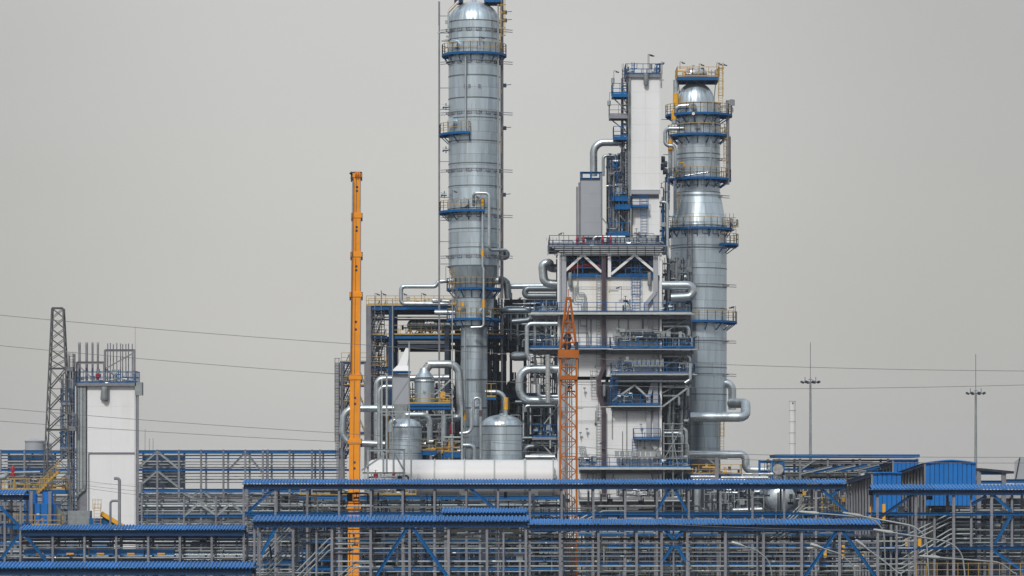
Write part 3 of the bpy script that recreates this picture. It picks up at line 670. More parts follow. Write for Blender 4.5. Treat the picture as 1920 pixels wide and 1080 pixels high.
# small pipes on the facade
def fp(pts, d, m='galv', nm='facade_pipe', dy=-.35): return pline(T, [(a, b, dy) for a, b in pts], d, YF, m, nm, 0, 3)
for k in range(4): fp([(1083 + k * 3 - 8, 535), (1083 + k * 3 - 8, 552 + 5 * (3 - k)), (1090 + k * 3, 552 + 5 * (3 - k)), (1090 + k * 3, 590)], 1.3)
fp([(1083, 478), (1083, 549), (1096, 549), (1096, 587)], 1.6); fp([(1088, 595), (1088, 611), (1100, 611), (1100, 623), (1103, 623), (1103, 650)], 1.4)
for k in range(4): fp([(1085, 837 + 3 * k), (1098 - 3 * k, 837 + 3 * k), (1098 - 3 * k, 870)], 1.1)
fp([(1040, 763), (1145, 763)], 1.8, 'galv_lt', dy=-1.9); fp([(1060, 520), (1236, 520)], 1.6, 'galv_lt'); fp([(1085, 538), (1182, 538)], .9)
fp([(1048, 478), (1048, 895)], 3, 'white', dy=-.8); fp([(1236, 765), (1236, 905)], 3, 'galv_lt', dy=-.5)
for px, y0, y1, d in ((1069, 512, 536, 7), (1217.5, 512, 535, 7), (1133, 722, 742, 6)):    # air receivers hung on the wall
    mb = MB(); r = sf(d / 2); mb.lathe(P(px, y1, YF - .6), [(.02, -r * .6), (r * .7, -r * .4), (r, 0), (r, sf(y1 - y0)), (r * .7, sf(y1 - y0) + r * .3), (.02, sf(y1 - y0) + r * .4)], 16); mb.build('receiver', 'galv', T)
for px, py in ((1165, 547), (1310, 640), (1134, 838), (1057, 446)): lamp(T, P(px, py + 15, YF - 1.6), 1.5, -1)
for px in (1082, 1094, 1130, 1145):       # red relief valves on the roof
    mb = MB(); r = sf(2.6); mb.lathe(P(px, 460, YF - .4), [(r, 0), (r, .3), (r * .6, .35), (r, .5), (r * .9, .75), (r * .5, 1.05), (.03, 1.2)], 12); mb.build('relief_valve', 'red', T)
mb = MB(); mb.tube([P(1113, 461, YF + 1), P(1113, 444, YF + 1), P(1172, 444, YF + 1)], sf(2.5), n=10); mb.build('roof_pipe', 'pipe', T)
mb = MB(); mb.tube([P(1030, 462, YF), P(1070, 468, YF - .8), P(1245, 466, YF - .8)], sf(1.6), n=8); mb.build('roof_pipe', 'galv_lt', T)
mb = MB()
for i in range(5): mb.ladder((xf(1034), YF - .8, zf(480)), zf(461), .9)if i == 0 else None
mb.build('ladder', 'steel', T)
# leg frames of the left gallery bay with pipes
for px in (1003, 1024, 1040): bar('side_post', T, 'H', (xf(px), YF - .5, zf(652)), (xf(px), YF - .5, zf(596)), .2, .2, 'galv')

# ================================================================== white upper tower beside the furnace
YT = 392.0
def xt(p): return X(p, YT)
def zt(p): return Z(p, YT)
T = thing('reformer_tower', 'slender white clad tower above the furnace with blue platforms down its left side', 'tower', (xt(1210), YT, zt(461)))
mb = MB(); mb.box(xt(1183), xt(1237), YT, YT + 4.5, zt(356), zt(142)); mb.build('core_wall', 'steel', T)
panels(1183, 1237, 142, 356, 2, 7, 'white', YT, T)
for j in range(7):
    za, zb = zt(356) + (zt(142) - zt(356)) * j / 7, zt(356) + (zt(142) - zt(356)) * (j + 1) / 7
    put('wall_panel', unit('box', 'white'), T, Matrix.Translation((xt(1237) + .05, YT + 2.25, za)) @ Matrix.Diagonal((.08, 4.5, zb - za - .01, 1)))
mb = MB(); mb.box(xt(1186), xt(1236), YT + .4, YT + 4.5, zt(461), zt(357)); mb.build('core_wall', 'steel', T)
panels(1186, 1236, 372, 446, 2, 3, 'white', YT + .4, T)
mb = MB(); mb.box(xt(1182), xt(1238), YT - .3, YT - .1, zt(364), zt(357)); mb.build('girder', 'grey_box', T)
for px in (1176, 1180.5): bar('tower_column', T, 'H', (xt(px), YT - .1, zt(461)), (xt(px), YT - .1, zt(142)), S(4, YT), .4, 'galv')
for px in (1151, 1167): bar('tower_column', T, 'H', (xt(px), YT + 1, zt(461)), (xt(px), YT + 1, zt(145 if px > 1160 else 300)), .25, .3, 'steel')
for py in range(160, 450, 18):
    bar('cross_beam', T, 'box', (xt(1166), YT + .6, zt(py)), (xt(1176), YT + .6, zt(py)), .12, .16, 'steel')
    bar('cross_brace', T, 'box', (xt(1166), YT + .6, zt(py)), (xt(1176), YT + .6, zt(py + 17)), .09, .09, 'steel')
mb = MB(); mb.ladder((xt(1171), YT - .6, zt(461)), zt(130), .5, True); mb.build('ladder', 'steel_dk', T)
for a, b, py, m in ((1147, 1176, 178, 'blue'), (1142, 1176, 218, 'steel'), (1150, 1176, 258, 'blue'), (1147, 1176, 372, 'blue'), (1152, 1182, 388, 'blue'), (1140, 1180, 438, 'blue')):
    deck(T, xt(a), xt(b), YT - 1.5, YT + 1.2, zt(py), m, 'blue' if m == 'blue' else 'steel', .4, 1.15, 'flr', .9)
    bar('knee_brace', T, 'box', P(a + 1, py + 4, YT - .8), P(1172, py + 27, YT - .8), .13, .13, 'steel')
deck(T, xt(1173), xt(1238), YT - .4, YT + 4.4, zt(140), 'steel', 'blue', .35, 1.2, 'flrb', .9)
clutter(T, xt(1174), xt(1190), YT, YT + 3, zt(140), zt(115), 1.6, 60, ('steel_dk', 'blue', 'galv')); clutter(T, xt(1221), xt(1238), YT, YT + 3, zt(140), zt(112), 2.0, 61, ('steel_dk', 'galv', 'blue'))
clutter(T, xt(1196), xt(1220), YT, YT + 3, zt(140), zt(128), .8, 62, ('galv',))
clutter(T, xt(1140), xt(1174), YT, YT + 4, zt(461), zt(285), 1.9, 63, ('pipe', 'steel_dk', 'blue', 'steel', 'galv'))
clutter(T, xt(1186), xt(1234), YT - .6, YT + .2, zt(461), zt(436), 1.2, 64, ('galv', 'steel'))
mb = MB(); mb.box(xt(1139), xt(1172), YT + 4.2, YT + 4.5, zt(461), zt(285)); mb.build('back_plate', 'steel_dk', T)
mb = MB(); r = S(4.5, YT); mb.lathe(P(1211, 158, YT - .5), [(.02, -r * .7), (r * .7, -r * .5), (r, 0), (r, S(20, YT)), (.02, S(20, YT))], 16); mb.build('receiver', 'galv', T)
mb = MB(); mb.tube([P(1237, 137, YT - .5), P(1240, 137, YT - .5), P(1240, 165, YT - .5)], .09, n=6); mb.beam(P(1236, 150, YT - .5), P(1245, 150, YT - .5), .1); mb.build('drain_pipe', 'galv', T)
for px, py in ((1149, 148), (1142, 190)): mb = MB(); r = S(3.2, YT); mb.lathe(P(px, py + 8, YT - .8), [(.02, -.1), (r, 0), (r, S(9, YT)), (.02, S(9, YT) + .1)], 12); mb.beam(P(px, py + 8, YT - .8), P(px, py + 30, YT - .8), .15); mb.build('signal_horn', 'galv', T)
for px, py in ((1151, 162), (1143, 203), (1215, 138), (1217, 138)): lamp(T, P(px, py, YT - .9), 1.8 if px < 1200 else 2.2)
mb = MB(); mb.ladder((xt(1207), YT - .3, zt(445)), zt(364), .7, False); mb.build('ladder', 'blue', T)
mb = MB(); mb.rail([(xt(1183), YT - .6, zt(388)), (xt(1215), YT - .6, zt(388))], 1.1, .9); mb.build('railing', 'blue', T)
mb = MB(); mb.box(xt(1182), xt(1216), YT - .9, YT + .3, zt(390), zt(388)); mb.build('gallery_floor', 'blue', T)
# right of the tower: vertical cable rack and pipe
T2 = thing('tower_side_pipe', 'silver hooked pipe standing between the white tower and the right column', 'pipe', P(1251, 461, YT), PIPES)
mb = MB(); mb.tube([P(1238, 379, YT + 1), P(1251, 379, YT + 1), P(1251, 470, YT + 1), P(1254, 500, YT + 1)], S(3, YT), rib=.6); mb.build('pipe_run', 'pipe', T2)
mb = MB(); mb.lathe(P(1246, 470, YT - .5), [(.02, -.5), (.25, -.45), (.35, -.1), (.35, .5), (.02, .7)], 14); mb.build('strainer', 'pipe_dk', T2)
for px, py in ((1244, 299), (1248, 308), (1243, 313), (1247, 321)): mb = MB(); mb.sweep([P(px - 4, py, YT + 2), P(px + 3, py, YT + 2)], [.4, .35], 12); mb.build('flange', 'steel_dk', T2)
clutter(T2, xt(1238), xt(1256), YT + 1, YT + 3, zt(460), zt(320), 1.2, 65, ('steel_dk', 'blue', 'galv'))

# ================================================================== grey duct box left of the tower
T = thing('grey_flue_box', 'tall flat grey flue duct box with a blue top frame standing on the furnace roof', 'duct', (X(1107, 394), 394, Z(461, 394)))
Y = 394
for j in range(4): put('duct_panel', unit('box', 'grey_box'), T, Matrix.Translation((X(1108.5, Y), Y + 1.5, Z(445 - 27.5 * j, Y))) @ Matrix.Diagonal((S(38, Y), 3, S(27.4, Y), 1)))
for px, y1 in ((1082, 350), (1086, 342), (1089, 322), (1128, 322)): bar('guide_rail', T, 'H', (X(px, Y), Y + .2, Z(461, Y)), (X(px, Y), Y + .2, Z(y1, Y)), .2, .3, 'steel')
for py, h in ((324, 4), (335, 3)): bar('top_beam', T, 'H', P(1088, py, Y), P(1128, py, Y), .3, S(h, Y), 'blue')
for px in (1091, 1108, 1125): bar('top_post', T, 'box', P(px, 336, Y), P(px, 322, Y), .2, .2, 'blue')
mb = MB(); mb.box(X(1100, Y), X(1126, Y), Y + .4, Y + 2.6, Z(461, Y), Z(445.2, Y)); mb.build('duct_base', 'steel', T)
bigpipe('arched silver pipe rising over the grey flue box to the white tower', [(1113, 330), (1113, 267), (1172, 267)], 14, 396, bend=20, rib=.9)
bigpipe('thin silver pipe zigzagging down beside the grey flue box', [(1127, 325, -2), (1127, 406, -2), (1138, 420, -2), (1138, 429, -2), (1157, 429, -2), (1157, 400, -2)], 2.4, 394, 'galv', 4, 0)
bigpipe('short silver loop beside the upper platforms of the white tower', [(1131, 330, 1), (1131, 292, 1), (1172, 292, 1)], 6, 396, bend=6)
bigpipe('low silver pipe under the small blue deck left of the white tower', [(1137, 349, -1), (1166, 347, -1), (1168, 330, -1)], 4.5, 394, 'chrome', 5)
# ================================================================== steel process frame left of / behind the tall column
YP = 406.0
def xp(p): return X(p, YP)
def zp(p): return Z(p, YP)
T = thing('process_steelwork', 'open blue and grey steel process frame with yellow railings behind the tallest column', 'steel frame', (xp(800), YP, 0))
DP = (0, 6, 12)
def fcol(px, y0, w, m='steel', dys=(0,), Y=YP, parent=T, y1=None):
    for dy in dys: bar('frame_column', parent, 'H', (X(px, Y), Y + dy, 0 if y1 is None else Z(y1, Y)), (X(px, Y), Y + dy, Z(y0, Y)), S(w, Y), S(w, Y), m)
def fbeam(a, b, py, h, m='blue', dys=(0,), Y=YP, parent=T, nm='frame_beam'):
    for dy in dys: bar(nm, parent, 'H', (X(a, Y), Y + dy, Z(py, Y)), (X(b, Y), Y + dy, Z(py, Y)), S(h, Y) * .6, S(h, Y), m)
fcol(691, 573, 9, 'steel', DP); fcol(734, 575, 10, 'blue_dk', DP); fcol(688, 600, 3, 'steel')
fcol(838, 610, 9, 'steel_dk', DP); fcol(856, 602, 8, 'steel_dk', (3, 9)); fcol(929, 560, 7, 'steel_dk', (2, 9)); fcol(941, 560, 4, 'galv', (1,)); fcol(958, 545, 5, 'steel_dk', (5, 12))
for px in (917, 921, 948): fcol(px, 640, 3, 'steel_dk', (3,))
fbeam(688, 872, 577, 8, 'blue', DP); fbeam(693, 726, 632, 6, 'blue', DP); fbeam(738, 945, 631, 8, 'blue', DP); fbeam(693, 733, 690, 5, 'blue', (0, 6)); fbeam(693, 725, 730, 5, 'blue', (0,))
fbeam(745, 842, 648, 9, 'steel_dk', DP); fbeam(745, 840, 640, 3, 'steel', (0,)); fbeam(690, 840, 595, 3, 'steel', (0, 6))
for py, a, b in ((577, 690, 870), (632, 740, 945), (648, 745, 950), (632, 693, 728)):
    mb = MB(); mb.box(xp(a), xp(b), YP + .5, YP + 12, zp(py), zp(py) + .08); mb.build('floor_plate', 'steel_dk', T)
mb = MB(); mb.rail([(xp(687), YP - .2, zp(573)), (xp(868), YP - .2, zp(573))], 1.15, 1.2); mb.rail([(xp(687), YP + 6, zp(573)), (xp(868), YP + 6, zp(573))], 1.15, 1.2); stuff(mb.build('railing', 'yellow', T))
mb = MB(); mb.rail([(xp(693), YP - .2, zp(628)), (xp(944), YP - .2, zp(628))], 1.15, 1.2); stuff(mb.build('railing', 'yellow', T))
mb = MB(); mb.rail([(xp(693), YP - .2, zp(687)), (xp(725), YP - .2, zp(687))], 1.15, 1.0); stuff(mb.build('railing', 'yellow', T))
for a, b, c, d_ in ((700, 628, 718, 578), (700, 690, 718, 632), (700, 735, 718, 692), (700, 790, 718, 737), (700, 850, 718, 792)):
    mb = MB(); mb.stair(P(a, b, YP + 1.5), P(d_ * 0 + c, d_, YP + 5)); mb.build('stair_flight', 'steel_dk', T)
mb = MB(); mb.ladder((xp(709), YP - .3, zp(860)), zp(578), 1.5, False, t=.08); mb.build('ladder', 'steel_dk', T)
for px in (715, 703): bar('conduit', T, 'c8', P(px, 860, YP - .2), P(px, 545 if px == 715 else 556, YP - .2), .12, .12, 'steel')
for px, py in ((703, 572), (715, 572), (754, 572), (790, 572), (712, 628)): lamp(T, P(px, py, YP), 1.4)
mb = MB(); mb.sweep([P(x_, 610, YP + 2) for x_ in (763, 766, 770, 860, 862)], [.1, .5, .62, .62, .3], 16); mb.build('exchanger', 'pipe_dk', T)
mb = MB(); mb.sweep([P(x_, 608, YP + 2) for x_ in (797, 814)], [.64, .64], 16); mb.build('exchanger_band', 'chrome', T)
for i in range(7): bar('exchanger_rib', T, 'c16', P(768 + i * 13, 610, YP + 2), P(769.5 + i * 13, 610, YP + 2), 1.36, 1.36, 'steel_dk')
for a in (768, 784, 800, 816, 832): 
    for b in (-8, 8): bar('support_strut', T, 'box', P(a, 618, YP), P(a + b, 627, YP), .1, .1, 'steel_dk')
clutter(T, xp(745), xp(835), YP + 1, YP + 6, zp(628), zp(605), 1.2, 101, ('galv', 'steel_dk', 'pipe_dk'))
clutter(T, xp(748), xp(838), YP + 1, YP + 6, zp(573), zp(560), 1.0, 102, ('galv', 'pipe'))
clutter(T, xp(696), xp(735), YP + 1, YP + 6, zp(860), zp(640), 1.1, 103, ('galv', 'steel_dk', 'amber', 'steel'))
clutter(T, xp(860), xp(945), YP + 5, YP + 11, zp(660), zp(545), 1.3, 104, ('steel_dk', 'pipe_dk', 'galv'))
clutter(T, xp(738), xp(850), YP + 3, YP + 10, zp(860), zp(715), 1.5, 105, ('steel_dk', 'pipe_dk', 'galv', 'steel'))
# ---- the crowded frame between the column and the furnace
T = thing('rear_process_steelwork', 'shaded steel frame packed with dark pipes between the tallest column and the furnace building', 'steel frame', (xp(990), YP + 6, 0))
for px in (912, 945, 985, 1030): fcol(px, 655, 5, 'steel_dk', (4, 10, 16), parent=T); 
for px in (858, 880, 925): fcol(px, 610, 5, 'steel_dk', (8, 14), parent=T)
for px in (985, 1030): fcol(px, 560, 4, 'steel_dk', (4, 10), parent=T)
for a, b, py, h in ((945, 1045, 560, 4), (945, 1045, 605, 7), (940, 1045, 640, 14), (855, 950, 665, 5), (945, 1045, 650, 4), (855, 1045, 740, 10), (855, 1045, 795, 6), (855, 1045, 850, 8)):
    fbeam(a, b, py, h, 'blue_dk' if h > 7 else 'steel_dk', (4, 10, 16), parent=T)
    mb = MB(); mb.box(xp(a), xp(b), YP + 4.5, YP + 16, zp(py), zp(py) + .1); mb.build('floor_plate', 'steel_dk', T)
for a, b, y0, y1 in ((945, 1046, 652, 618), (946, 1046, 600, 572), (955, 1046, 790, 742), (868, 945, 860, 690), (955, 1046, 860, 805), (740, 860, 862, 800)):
    mb = MB(); mb.box(xp(a), xp(b), YP + 13, YP + 15.5, zp(y0), zp(y1)); mb.build('shade_block', 'steel_dk', T)  # dark solid blocks added, like the floor plates, to darken the frame
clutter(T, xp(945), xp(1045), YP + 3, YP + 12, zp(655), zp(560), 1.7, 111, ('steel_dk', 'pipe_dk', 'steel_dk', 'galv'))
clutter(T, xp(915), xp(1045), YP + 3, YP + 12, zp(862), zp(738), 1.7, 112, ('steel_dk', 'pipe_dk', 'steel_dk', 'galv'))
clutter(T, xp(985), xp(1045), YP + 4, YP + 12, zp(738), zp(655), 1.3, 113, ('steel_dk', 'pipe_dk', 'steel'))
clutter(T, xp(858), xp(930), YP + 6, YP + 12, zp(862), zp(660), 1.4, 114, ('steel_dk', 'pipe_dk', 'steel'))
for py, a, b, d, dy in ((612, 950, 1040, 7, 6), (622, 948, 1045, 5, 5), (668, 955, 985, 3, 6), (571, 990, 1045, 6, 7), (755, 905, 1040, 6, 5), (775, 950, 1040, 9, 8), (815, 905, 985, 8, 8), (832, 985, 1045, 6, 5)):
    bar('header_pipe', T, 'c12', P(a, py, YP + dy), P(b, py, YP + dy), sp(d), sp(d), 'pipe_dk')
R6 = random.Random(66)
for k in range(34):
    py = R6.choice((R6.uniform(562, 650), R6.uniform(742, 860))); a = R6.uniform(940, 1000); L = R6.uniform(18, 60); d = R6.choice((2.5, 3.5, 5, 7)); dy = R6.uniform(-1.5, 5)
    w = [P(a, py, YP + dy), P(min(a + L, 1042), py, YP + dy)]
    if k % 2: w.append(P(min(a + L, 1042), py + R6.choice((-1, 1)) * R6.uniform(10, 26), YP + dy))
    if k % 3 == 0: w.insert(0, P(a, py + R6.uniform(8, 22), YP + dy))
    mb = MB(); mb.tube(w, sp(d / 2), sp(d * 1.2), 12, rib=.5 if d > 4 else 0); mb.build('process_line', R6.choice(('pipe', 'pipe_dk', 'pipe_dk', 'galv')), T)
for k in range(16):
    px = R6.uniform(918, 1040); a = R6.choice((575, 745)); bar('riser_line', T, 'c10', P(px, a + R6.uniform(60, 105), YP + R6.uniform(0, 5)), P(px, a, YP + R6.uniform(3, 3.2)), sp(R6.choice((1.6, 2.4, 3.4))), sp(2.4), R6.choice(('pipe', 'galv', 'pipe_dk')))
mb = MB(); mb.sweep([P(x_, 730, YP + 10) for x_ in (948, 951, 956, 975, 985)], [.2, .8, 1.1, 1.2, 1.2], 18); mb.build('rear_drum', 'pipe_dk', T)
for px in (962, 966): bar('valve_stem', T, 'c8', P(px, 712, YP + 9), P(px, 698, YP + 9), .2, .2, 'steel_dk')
mb = MB(); mb.sweep([P(x_, 668, YP - 3) for x_ in (957, 959, 964, 985, 988)], [.1, .42, .55, .55, .5], 16); mb.build('side_drum', 'pipe_dk', T)
# blue basket platform at the left foot of the furnace
T = thing('basket_platform', 'small blue railed platform just left of the furnace below the big bent pipe', 'platform', P(1021, 820, YF - 1))
deck(T, xf(998), xf(1043), YF - 2, YF + 2, zf(820), 'steel', 'blue', .3, 1.4, 'flr', .7); clutter(T, xf(1003), xf(1038), YF - 1, YF + 1, zf(820), zf(804), 1.4, 115, ('galv', 'pipe_dk'))
bar('knee_brace', T, 'box', P(1012, 828, YF - 1), P(1044, 862, YF - 1), .16, .16, 'galv'); bar('knee_brace', T, 'box', P(1043, 765, YF - 1), P(1020, 795, YF - 1), .14, .14, 'galv')

# ================================================================== stair tower at the far left of the unit
T = thing('stair_tower', 'narrow grey stair tower with two blue floors just behind the yellow crane boom', 'stair tower', (X(660, YP), YP, 0))
for px, w in ((632, 2), (636, 2), (641, 5), (685, 4)): fcol(px, 680, w, 'steel', (0, 4), parent=T)
for py in (679, 722, 768, 812): fbeam(638, 687, py, 4, 'blue', (0, 4), parent=T)
for a, b, c, d_ in ((644, 720, 664, 682), (684, 720, 668, 682), (644, 766, 664, 724), (684, 766, 668, 724), (644, 810, 664, 770), (684, 810, 668, 770)): bar('brace', T, 'H', P(a, b, YP), P(c, d_, YP), .2, .2, 'galv')
for i, py in enumerate((722, 766, 812, 860)):
    mb = MB(); mb.stair(P(642, py, YP + 1), P(660, py - 42, YP + 3)); mb.build('stair_flight', 'steel_dk', T)
    mb = MB(); mb.rail([(xp(640), YP - .1, zp(py - 43)), (xp(687), YP - .1, zp(py - 43))], 1.1, 1.1); mb.build('railing', 'yellow', T)
mb = MB(); mb.ladder((xp(633), YP - .4, zp(860)), zp(680), .5, True); mb.build('ladder', 'steel_dk', T)
mb = MB(); mb.ladder((xp(652), YP - .2, zp(860)), zp(682), 1.1, False, t=.07); mb.build('ladder', 'steel_dk', T)

# ================================================================== vessels in front
YV = 384.0
def vessel(label, px, dpx, top, domeh, bot, Y=YV, m='clad', cols=9, gores=26, cat='tank', row=1.5, name='storage_tank'):
    b = Vector((X(px, Y), Y, Z(bot, Y))); T = thing(name, label, cat, b)
    r = S(dpx / 2, Y); h = S(bot - top - domeh, Y)
    clad(T, b, [(0, r, h, r)], cols, m, row=row); dome(T, b + Vector((0, 0, h)), r, S(domeh, Y), gores, m)
    band(T, b, r, h, .05, .12); 
    return T, b, r, h
T, b, r, h = vessel('right hand silver domed tank, the wider one, with a patch plate on its dome', 941, 78, 777, 22, 935)
for py in (815, 845): band(T, b, r, Z(py, YV) - b.z, .02, .06)
mb = MB(); c = P(944, 792, YV - r); mb.beam(c + Vector((0, 0, -.4)), c + Vector((0, .45, .5)), .55, .15); mb.build('dome_hatch', 'galv', T)
mb = MB(); mb.beam(P(940.5, 778, YV), P(940.5, 700, YV), .08); mb.build('lightning_rod', 'steel_dk', T)
mb = MB(); mb.beam(P(941, 935, YV), P(941, 1000, YV), r * 2 - .1, n=32); mb.build('skirt', 'steel', T)
T, b, r, h = vessel('left hand silver domed tank, the smaller one, half behind a grey pipe gantry', 760, 61, 784, 17, 935, Y=380)
for py in (825, 850): band(T, b, r, Z(py, 380) - b.z, .02, .06)
mb = MB(); mb.tube([P(733, 810, 380 - r * .6), P(733, 792, 380 - r * .6), P(742, 788, 380 - r * .6)], .35, n=10); mb.build('nozzle_duct', 'pipe', T)
mb = MB(); mb.lathe(P(757, 787, 380), [(.02, .5), (.5, .5), (.6, 0)], 16); mb.build('hatch', 'galv', T)
T, b, r, h = vessel('small silver conical headed vessel on a blue platform left of the column', 796, 38, 706, 10, 760, Y=392, cols=8, cat='vessel', name='cyclone_vessel', row=2)
mb = MB(); mb.lathe(P(796, 708, 392), [(r * .98, 0), (r * .55, .6), (r * .42, 1.1)], 24); mb.build('neck', 'clad', T)
mb = MB(); mb.tube([P(796, 703, 392), P(799, 692, 392), P(806, 683, 392)], sf(8), sf(14), 16, rib=.25); mb.build('elbow', 'chrome', T)
mb = MB(); c = P(795, 733, 392 - r); mb.beam(c, c + Vector((0, -.3, 0)), .3, n=12); mb.build('gauge', 'chrome', T)
bigpipe('silver pipe arching from the conical headed vessel down beside the column', [(803, 683, 0), (860, 683, 0), (864, 770, 0), (862, 782, 0), (788, 788, 0)], 15, 392, bend=20, rib=.55)
T = thing('vessel_platform', 'blue steel platform with yellow railing under the conical headed vessel', 'platform', (X(805, 392), 392, 0))
deck(T, X(768, 392), X(846, 392), 389, 396, Z(758, 392), 'blue', 'yellow', .6, 1.15)
bar('deck_beam', T, 'H', P(768, 764, 389), P(846, 764, 389), .4, .45, 'blue')
for px in (772, 808, 842): bar('platform_leg', T, 'H', (X(px, 394), 394, 0), (X(px, 394), 394, Z(762, 394)), .3, .3, 'steel')
clutter(T, X(815, 392), X(845, 392), 389.5, 391, Z(758, 392), Z(742, 392), 1.5, 120, ('galv', 'amber'))
# hopper and its slanted stack
T = thing('hopper_duct', 'pale grey hopper box with a slanted white chimney cap left of the conical headed vessel', 'duct', P(753, 800, 391))
Y = 391
mb = MB(); mb.box(X(737, Y), X(768, Y), Y, Y + 2, Z(758, Y), Z(701, Y)); mb.build('hopper_body', 'grey_box', T)
def frust(mb, c0, w0, d0, c1, w1, d1):
    v = []
    for c, w, d in ((c0, w0, d0), (c1, w1, d1)): v += [(c.x - w, c.y - d, c.z), (c.x + w, c.y - d, c.z), (c.x + w, c.y + d, c.z), (c.x - w, c.y + d, c.z)]
    mb.add(v, [(3, 2, 1, 0), (4, 5, 6, 7), (0, 1, 5, 4), (1, 2, 6, 5), (2, 3, 7, 6), (3, 0, 4, 7)])
mb = MB(); frust(mb, P(753, 696, Y + 1), S(18, Y), 1.1, P(755, 686, Y + 1), S(10, Y), .9); frust(mb, P(755, 686, Y + 1), S(9, Y), .9, P(765, 653, Y + 1), S(4, Y), .6); mb.build('hopper_cap', 'white', T)
mb = MB(); frust(mb, P(751, 790, Y + 1), S(9, Y), .8, P(752, 758, Y + 1), S(14, Y), 1); mb.build('hopper_throat', 'galv', T)
bar('cap_beam', T, 'H', P(728, 698.5, Y - .3), P(770, 698.5, Y - .3), .3, S(4, Y), 'blue')
# grey pipe gantry in front (posts and diagonals)
T = thing('pipe_gantry', 'tall thin grey pipe gantry with long diagonals in front of the smaller domed tank', 'steel frame', (X(745, 376), 376, 0))
Y = 376
for px, y1, w in ((716, 710, 2.5), (725, 700, 3.5), (767, 640, 2.5), (736, 560, 1.8)):
    bar('gantry_post', T, 'H', (X(px, Y), Y, 0), (X(px, Y), Y, Z(y1, Y)), S(w, Y), .25, 'galv')
for px in (848, 866): bar('gantry_post', T, 'H', (X(px, Y), Y, 0), (X(px, Y), Y, Z(760 if px > 850 else 560, Y)), S(3.5 if px > 850 else 1.8, Y), .25, 'galv')
for a, b, c, d_ in ((737, 757, 767, 712), (725, 770, 740, 785), (712, 772, 770, 772), (716, 778, 865, 778), (815, 740, 845, 712)): bar('gantry_brace', T, 'box', P(a, b, Y), P(c, d_, Y), .16, .16, 'galv')
# low gantry over the white tank with vertical drops
T = thing('manifold_gantry', 'low grey gantry with drop pipes and red valves before the white tank end', 'steel frame', (X(720, 366), 366, 0))
Y = 366
for px in (690, 758, 771): bar('gantry_post', T, 'H', (X(px, Y), Y, 0), (X(px, Y), Y, Z(843, Y)), S(3, Y), .2, 'galv')
bar('gantry_beam', T, 'H', P(690, 844, Y), P(760, 844, Y), .2, .25, 'galv'); bar('gantry_beam', T, 'H', P(680, 887, Y), P(760, 887, Y), .2, .2, 'galv')
for a, b, c, d_ in ((678, 882, 732, 845), (740, 850, 756, 880), (771, 925, 771, 845)): bar('gantry_brace', T, 'box', P(a, b, Y - .2), P(c, d_, Y - .2), .18, .18, 'galv')
for px in (719, 725, 738): bar('drop_pipe', T, 'c12', P(px, 885, Y - .3), P(px, 848, Y - .3), .22, .22, 'pipe')
for px, py in ((705, 893), (738, 893)): mb = MB(); r = S(3.5, Y); mb.lathe(P(px, py + 4, Y - .4), [(.02, 0), (r, .05), (r * .6, .3), (r * .9, .45), (.02, .6)], 12); mb.build('red_valve', 'red', T)
clutter(T, X(690, Y), X(765, Y), Y - 1, Y + 1, Z(900, Y), Z(886, Y), 1.6, 121, ('galv', 'steel_dk'))
# white horizontal tank
Y = 371
T = thing('horizontal_tank', 'long white horizontal cylindrical tank lying behind the blue pipe rack roof', 'tank', (X(870, Y), Y, Z(950, Y)))
r = S(35, Y); zc = Z(897, Y)
segs = (700, 757, 815, 871, 927, 985, 1041)
for a, b in zip(segs, segs[1:]):
    mb = MB(); mb.sweep([Vector((X(a, Y) + .01, Y, zc)), Vector((X(b, Y) - .01, Y, zc))], [r, r], 40); mb.build('shell_course', 'tank', T)
for s, px in ((-1, 700), (1, 1041)):
    mb = MB(); mb.sweep([Vector((X(px, Y) + s * r * .5 * math.sin(t * math.pi / 16), Y, zc)) for t in range(9)], [max(.02, r * math.cos(t * math.pi / 16)) for t in range(9)], 40); mb.build('tank_head', 'tank', T)
for px in segs[1:-1] + (983, 1037): mb = MB(); mb.sweep([Vector((X(px, Y) - .07, Y, zc)), Vector((X(px, Y) + .07, Y, zc))], [r + .11, r + .11], 40); mb.build('stiffening_ring', 'galv_lt', T)
for px in (740, 870, 1000): mb = MB(); mb.box(X(px, Y) - .5, X(px, Y) + .5, Y - 1.6, Y + 1.6, 0, zc - r * .7); mb.build('saddle', 'concrete', T)
mb = MB(); mb.beam(P(1040, 878, Y - r - .1), P(1040, 905, Y - r - .1), .1); mb.box(X(1037, Y), X(1043, Y), Y - r - .3, Y - r - .1, Z(897, Y), Z(890, Y)); mb.build('gauge_box', 'galv', T)
# red relief valve group and small pipework between the tanks
T = thing('relief_valve_station', 'small railed station with a bright red relief valve between the two domed tanks', 'valve station', (X(840, 381), 381, Z(862, 381)))
Y = 381
deck(T, X(790, Y), X(818, Y), Y - 1, Y + 2, Z(845, Y), 'blue', 'yellow', .5, 1.2); deck(T, X(832, Y), X(864, Y), Y - 1, Y + 2, Z(848, Y), 'blue', 'yellow', .6, 1.2)
r = S(4, Y); mb = MB(); mb.lathe(P(847, 814, Y - .3), [(.1, 0), (r, .1), (r * .9, .5), (r * .5, .55), (r * .8, .8), (r * .5, 1.1), (r * .3, 1.3), (.02, 1.35)], 14); mb.build('relief_valve', 'red', T)
for py in (807, 811): bar('flange', T, 'c12', P(847, py, Y - .3), P(847, py - 1, Y - .3), .8, .8, 'red')
bar('inlet_pipe', T, 'c12', P(847, 846, Y - .3), P(847, 814, Y - .3), .42, .42, 'chrome')
bar('header_pipe', T, 'c12', P(832, 820, Y - .6), P(880, 820, Y - .6), .2, .2, 'galv_lt')
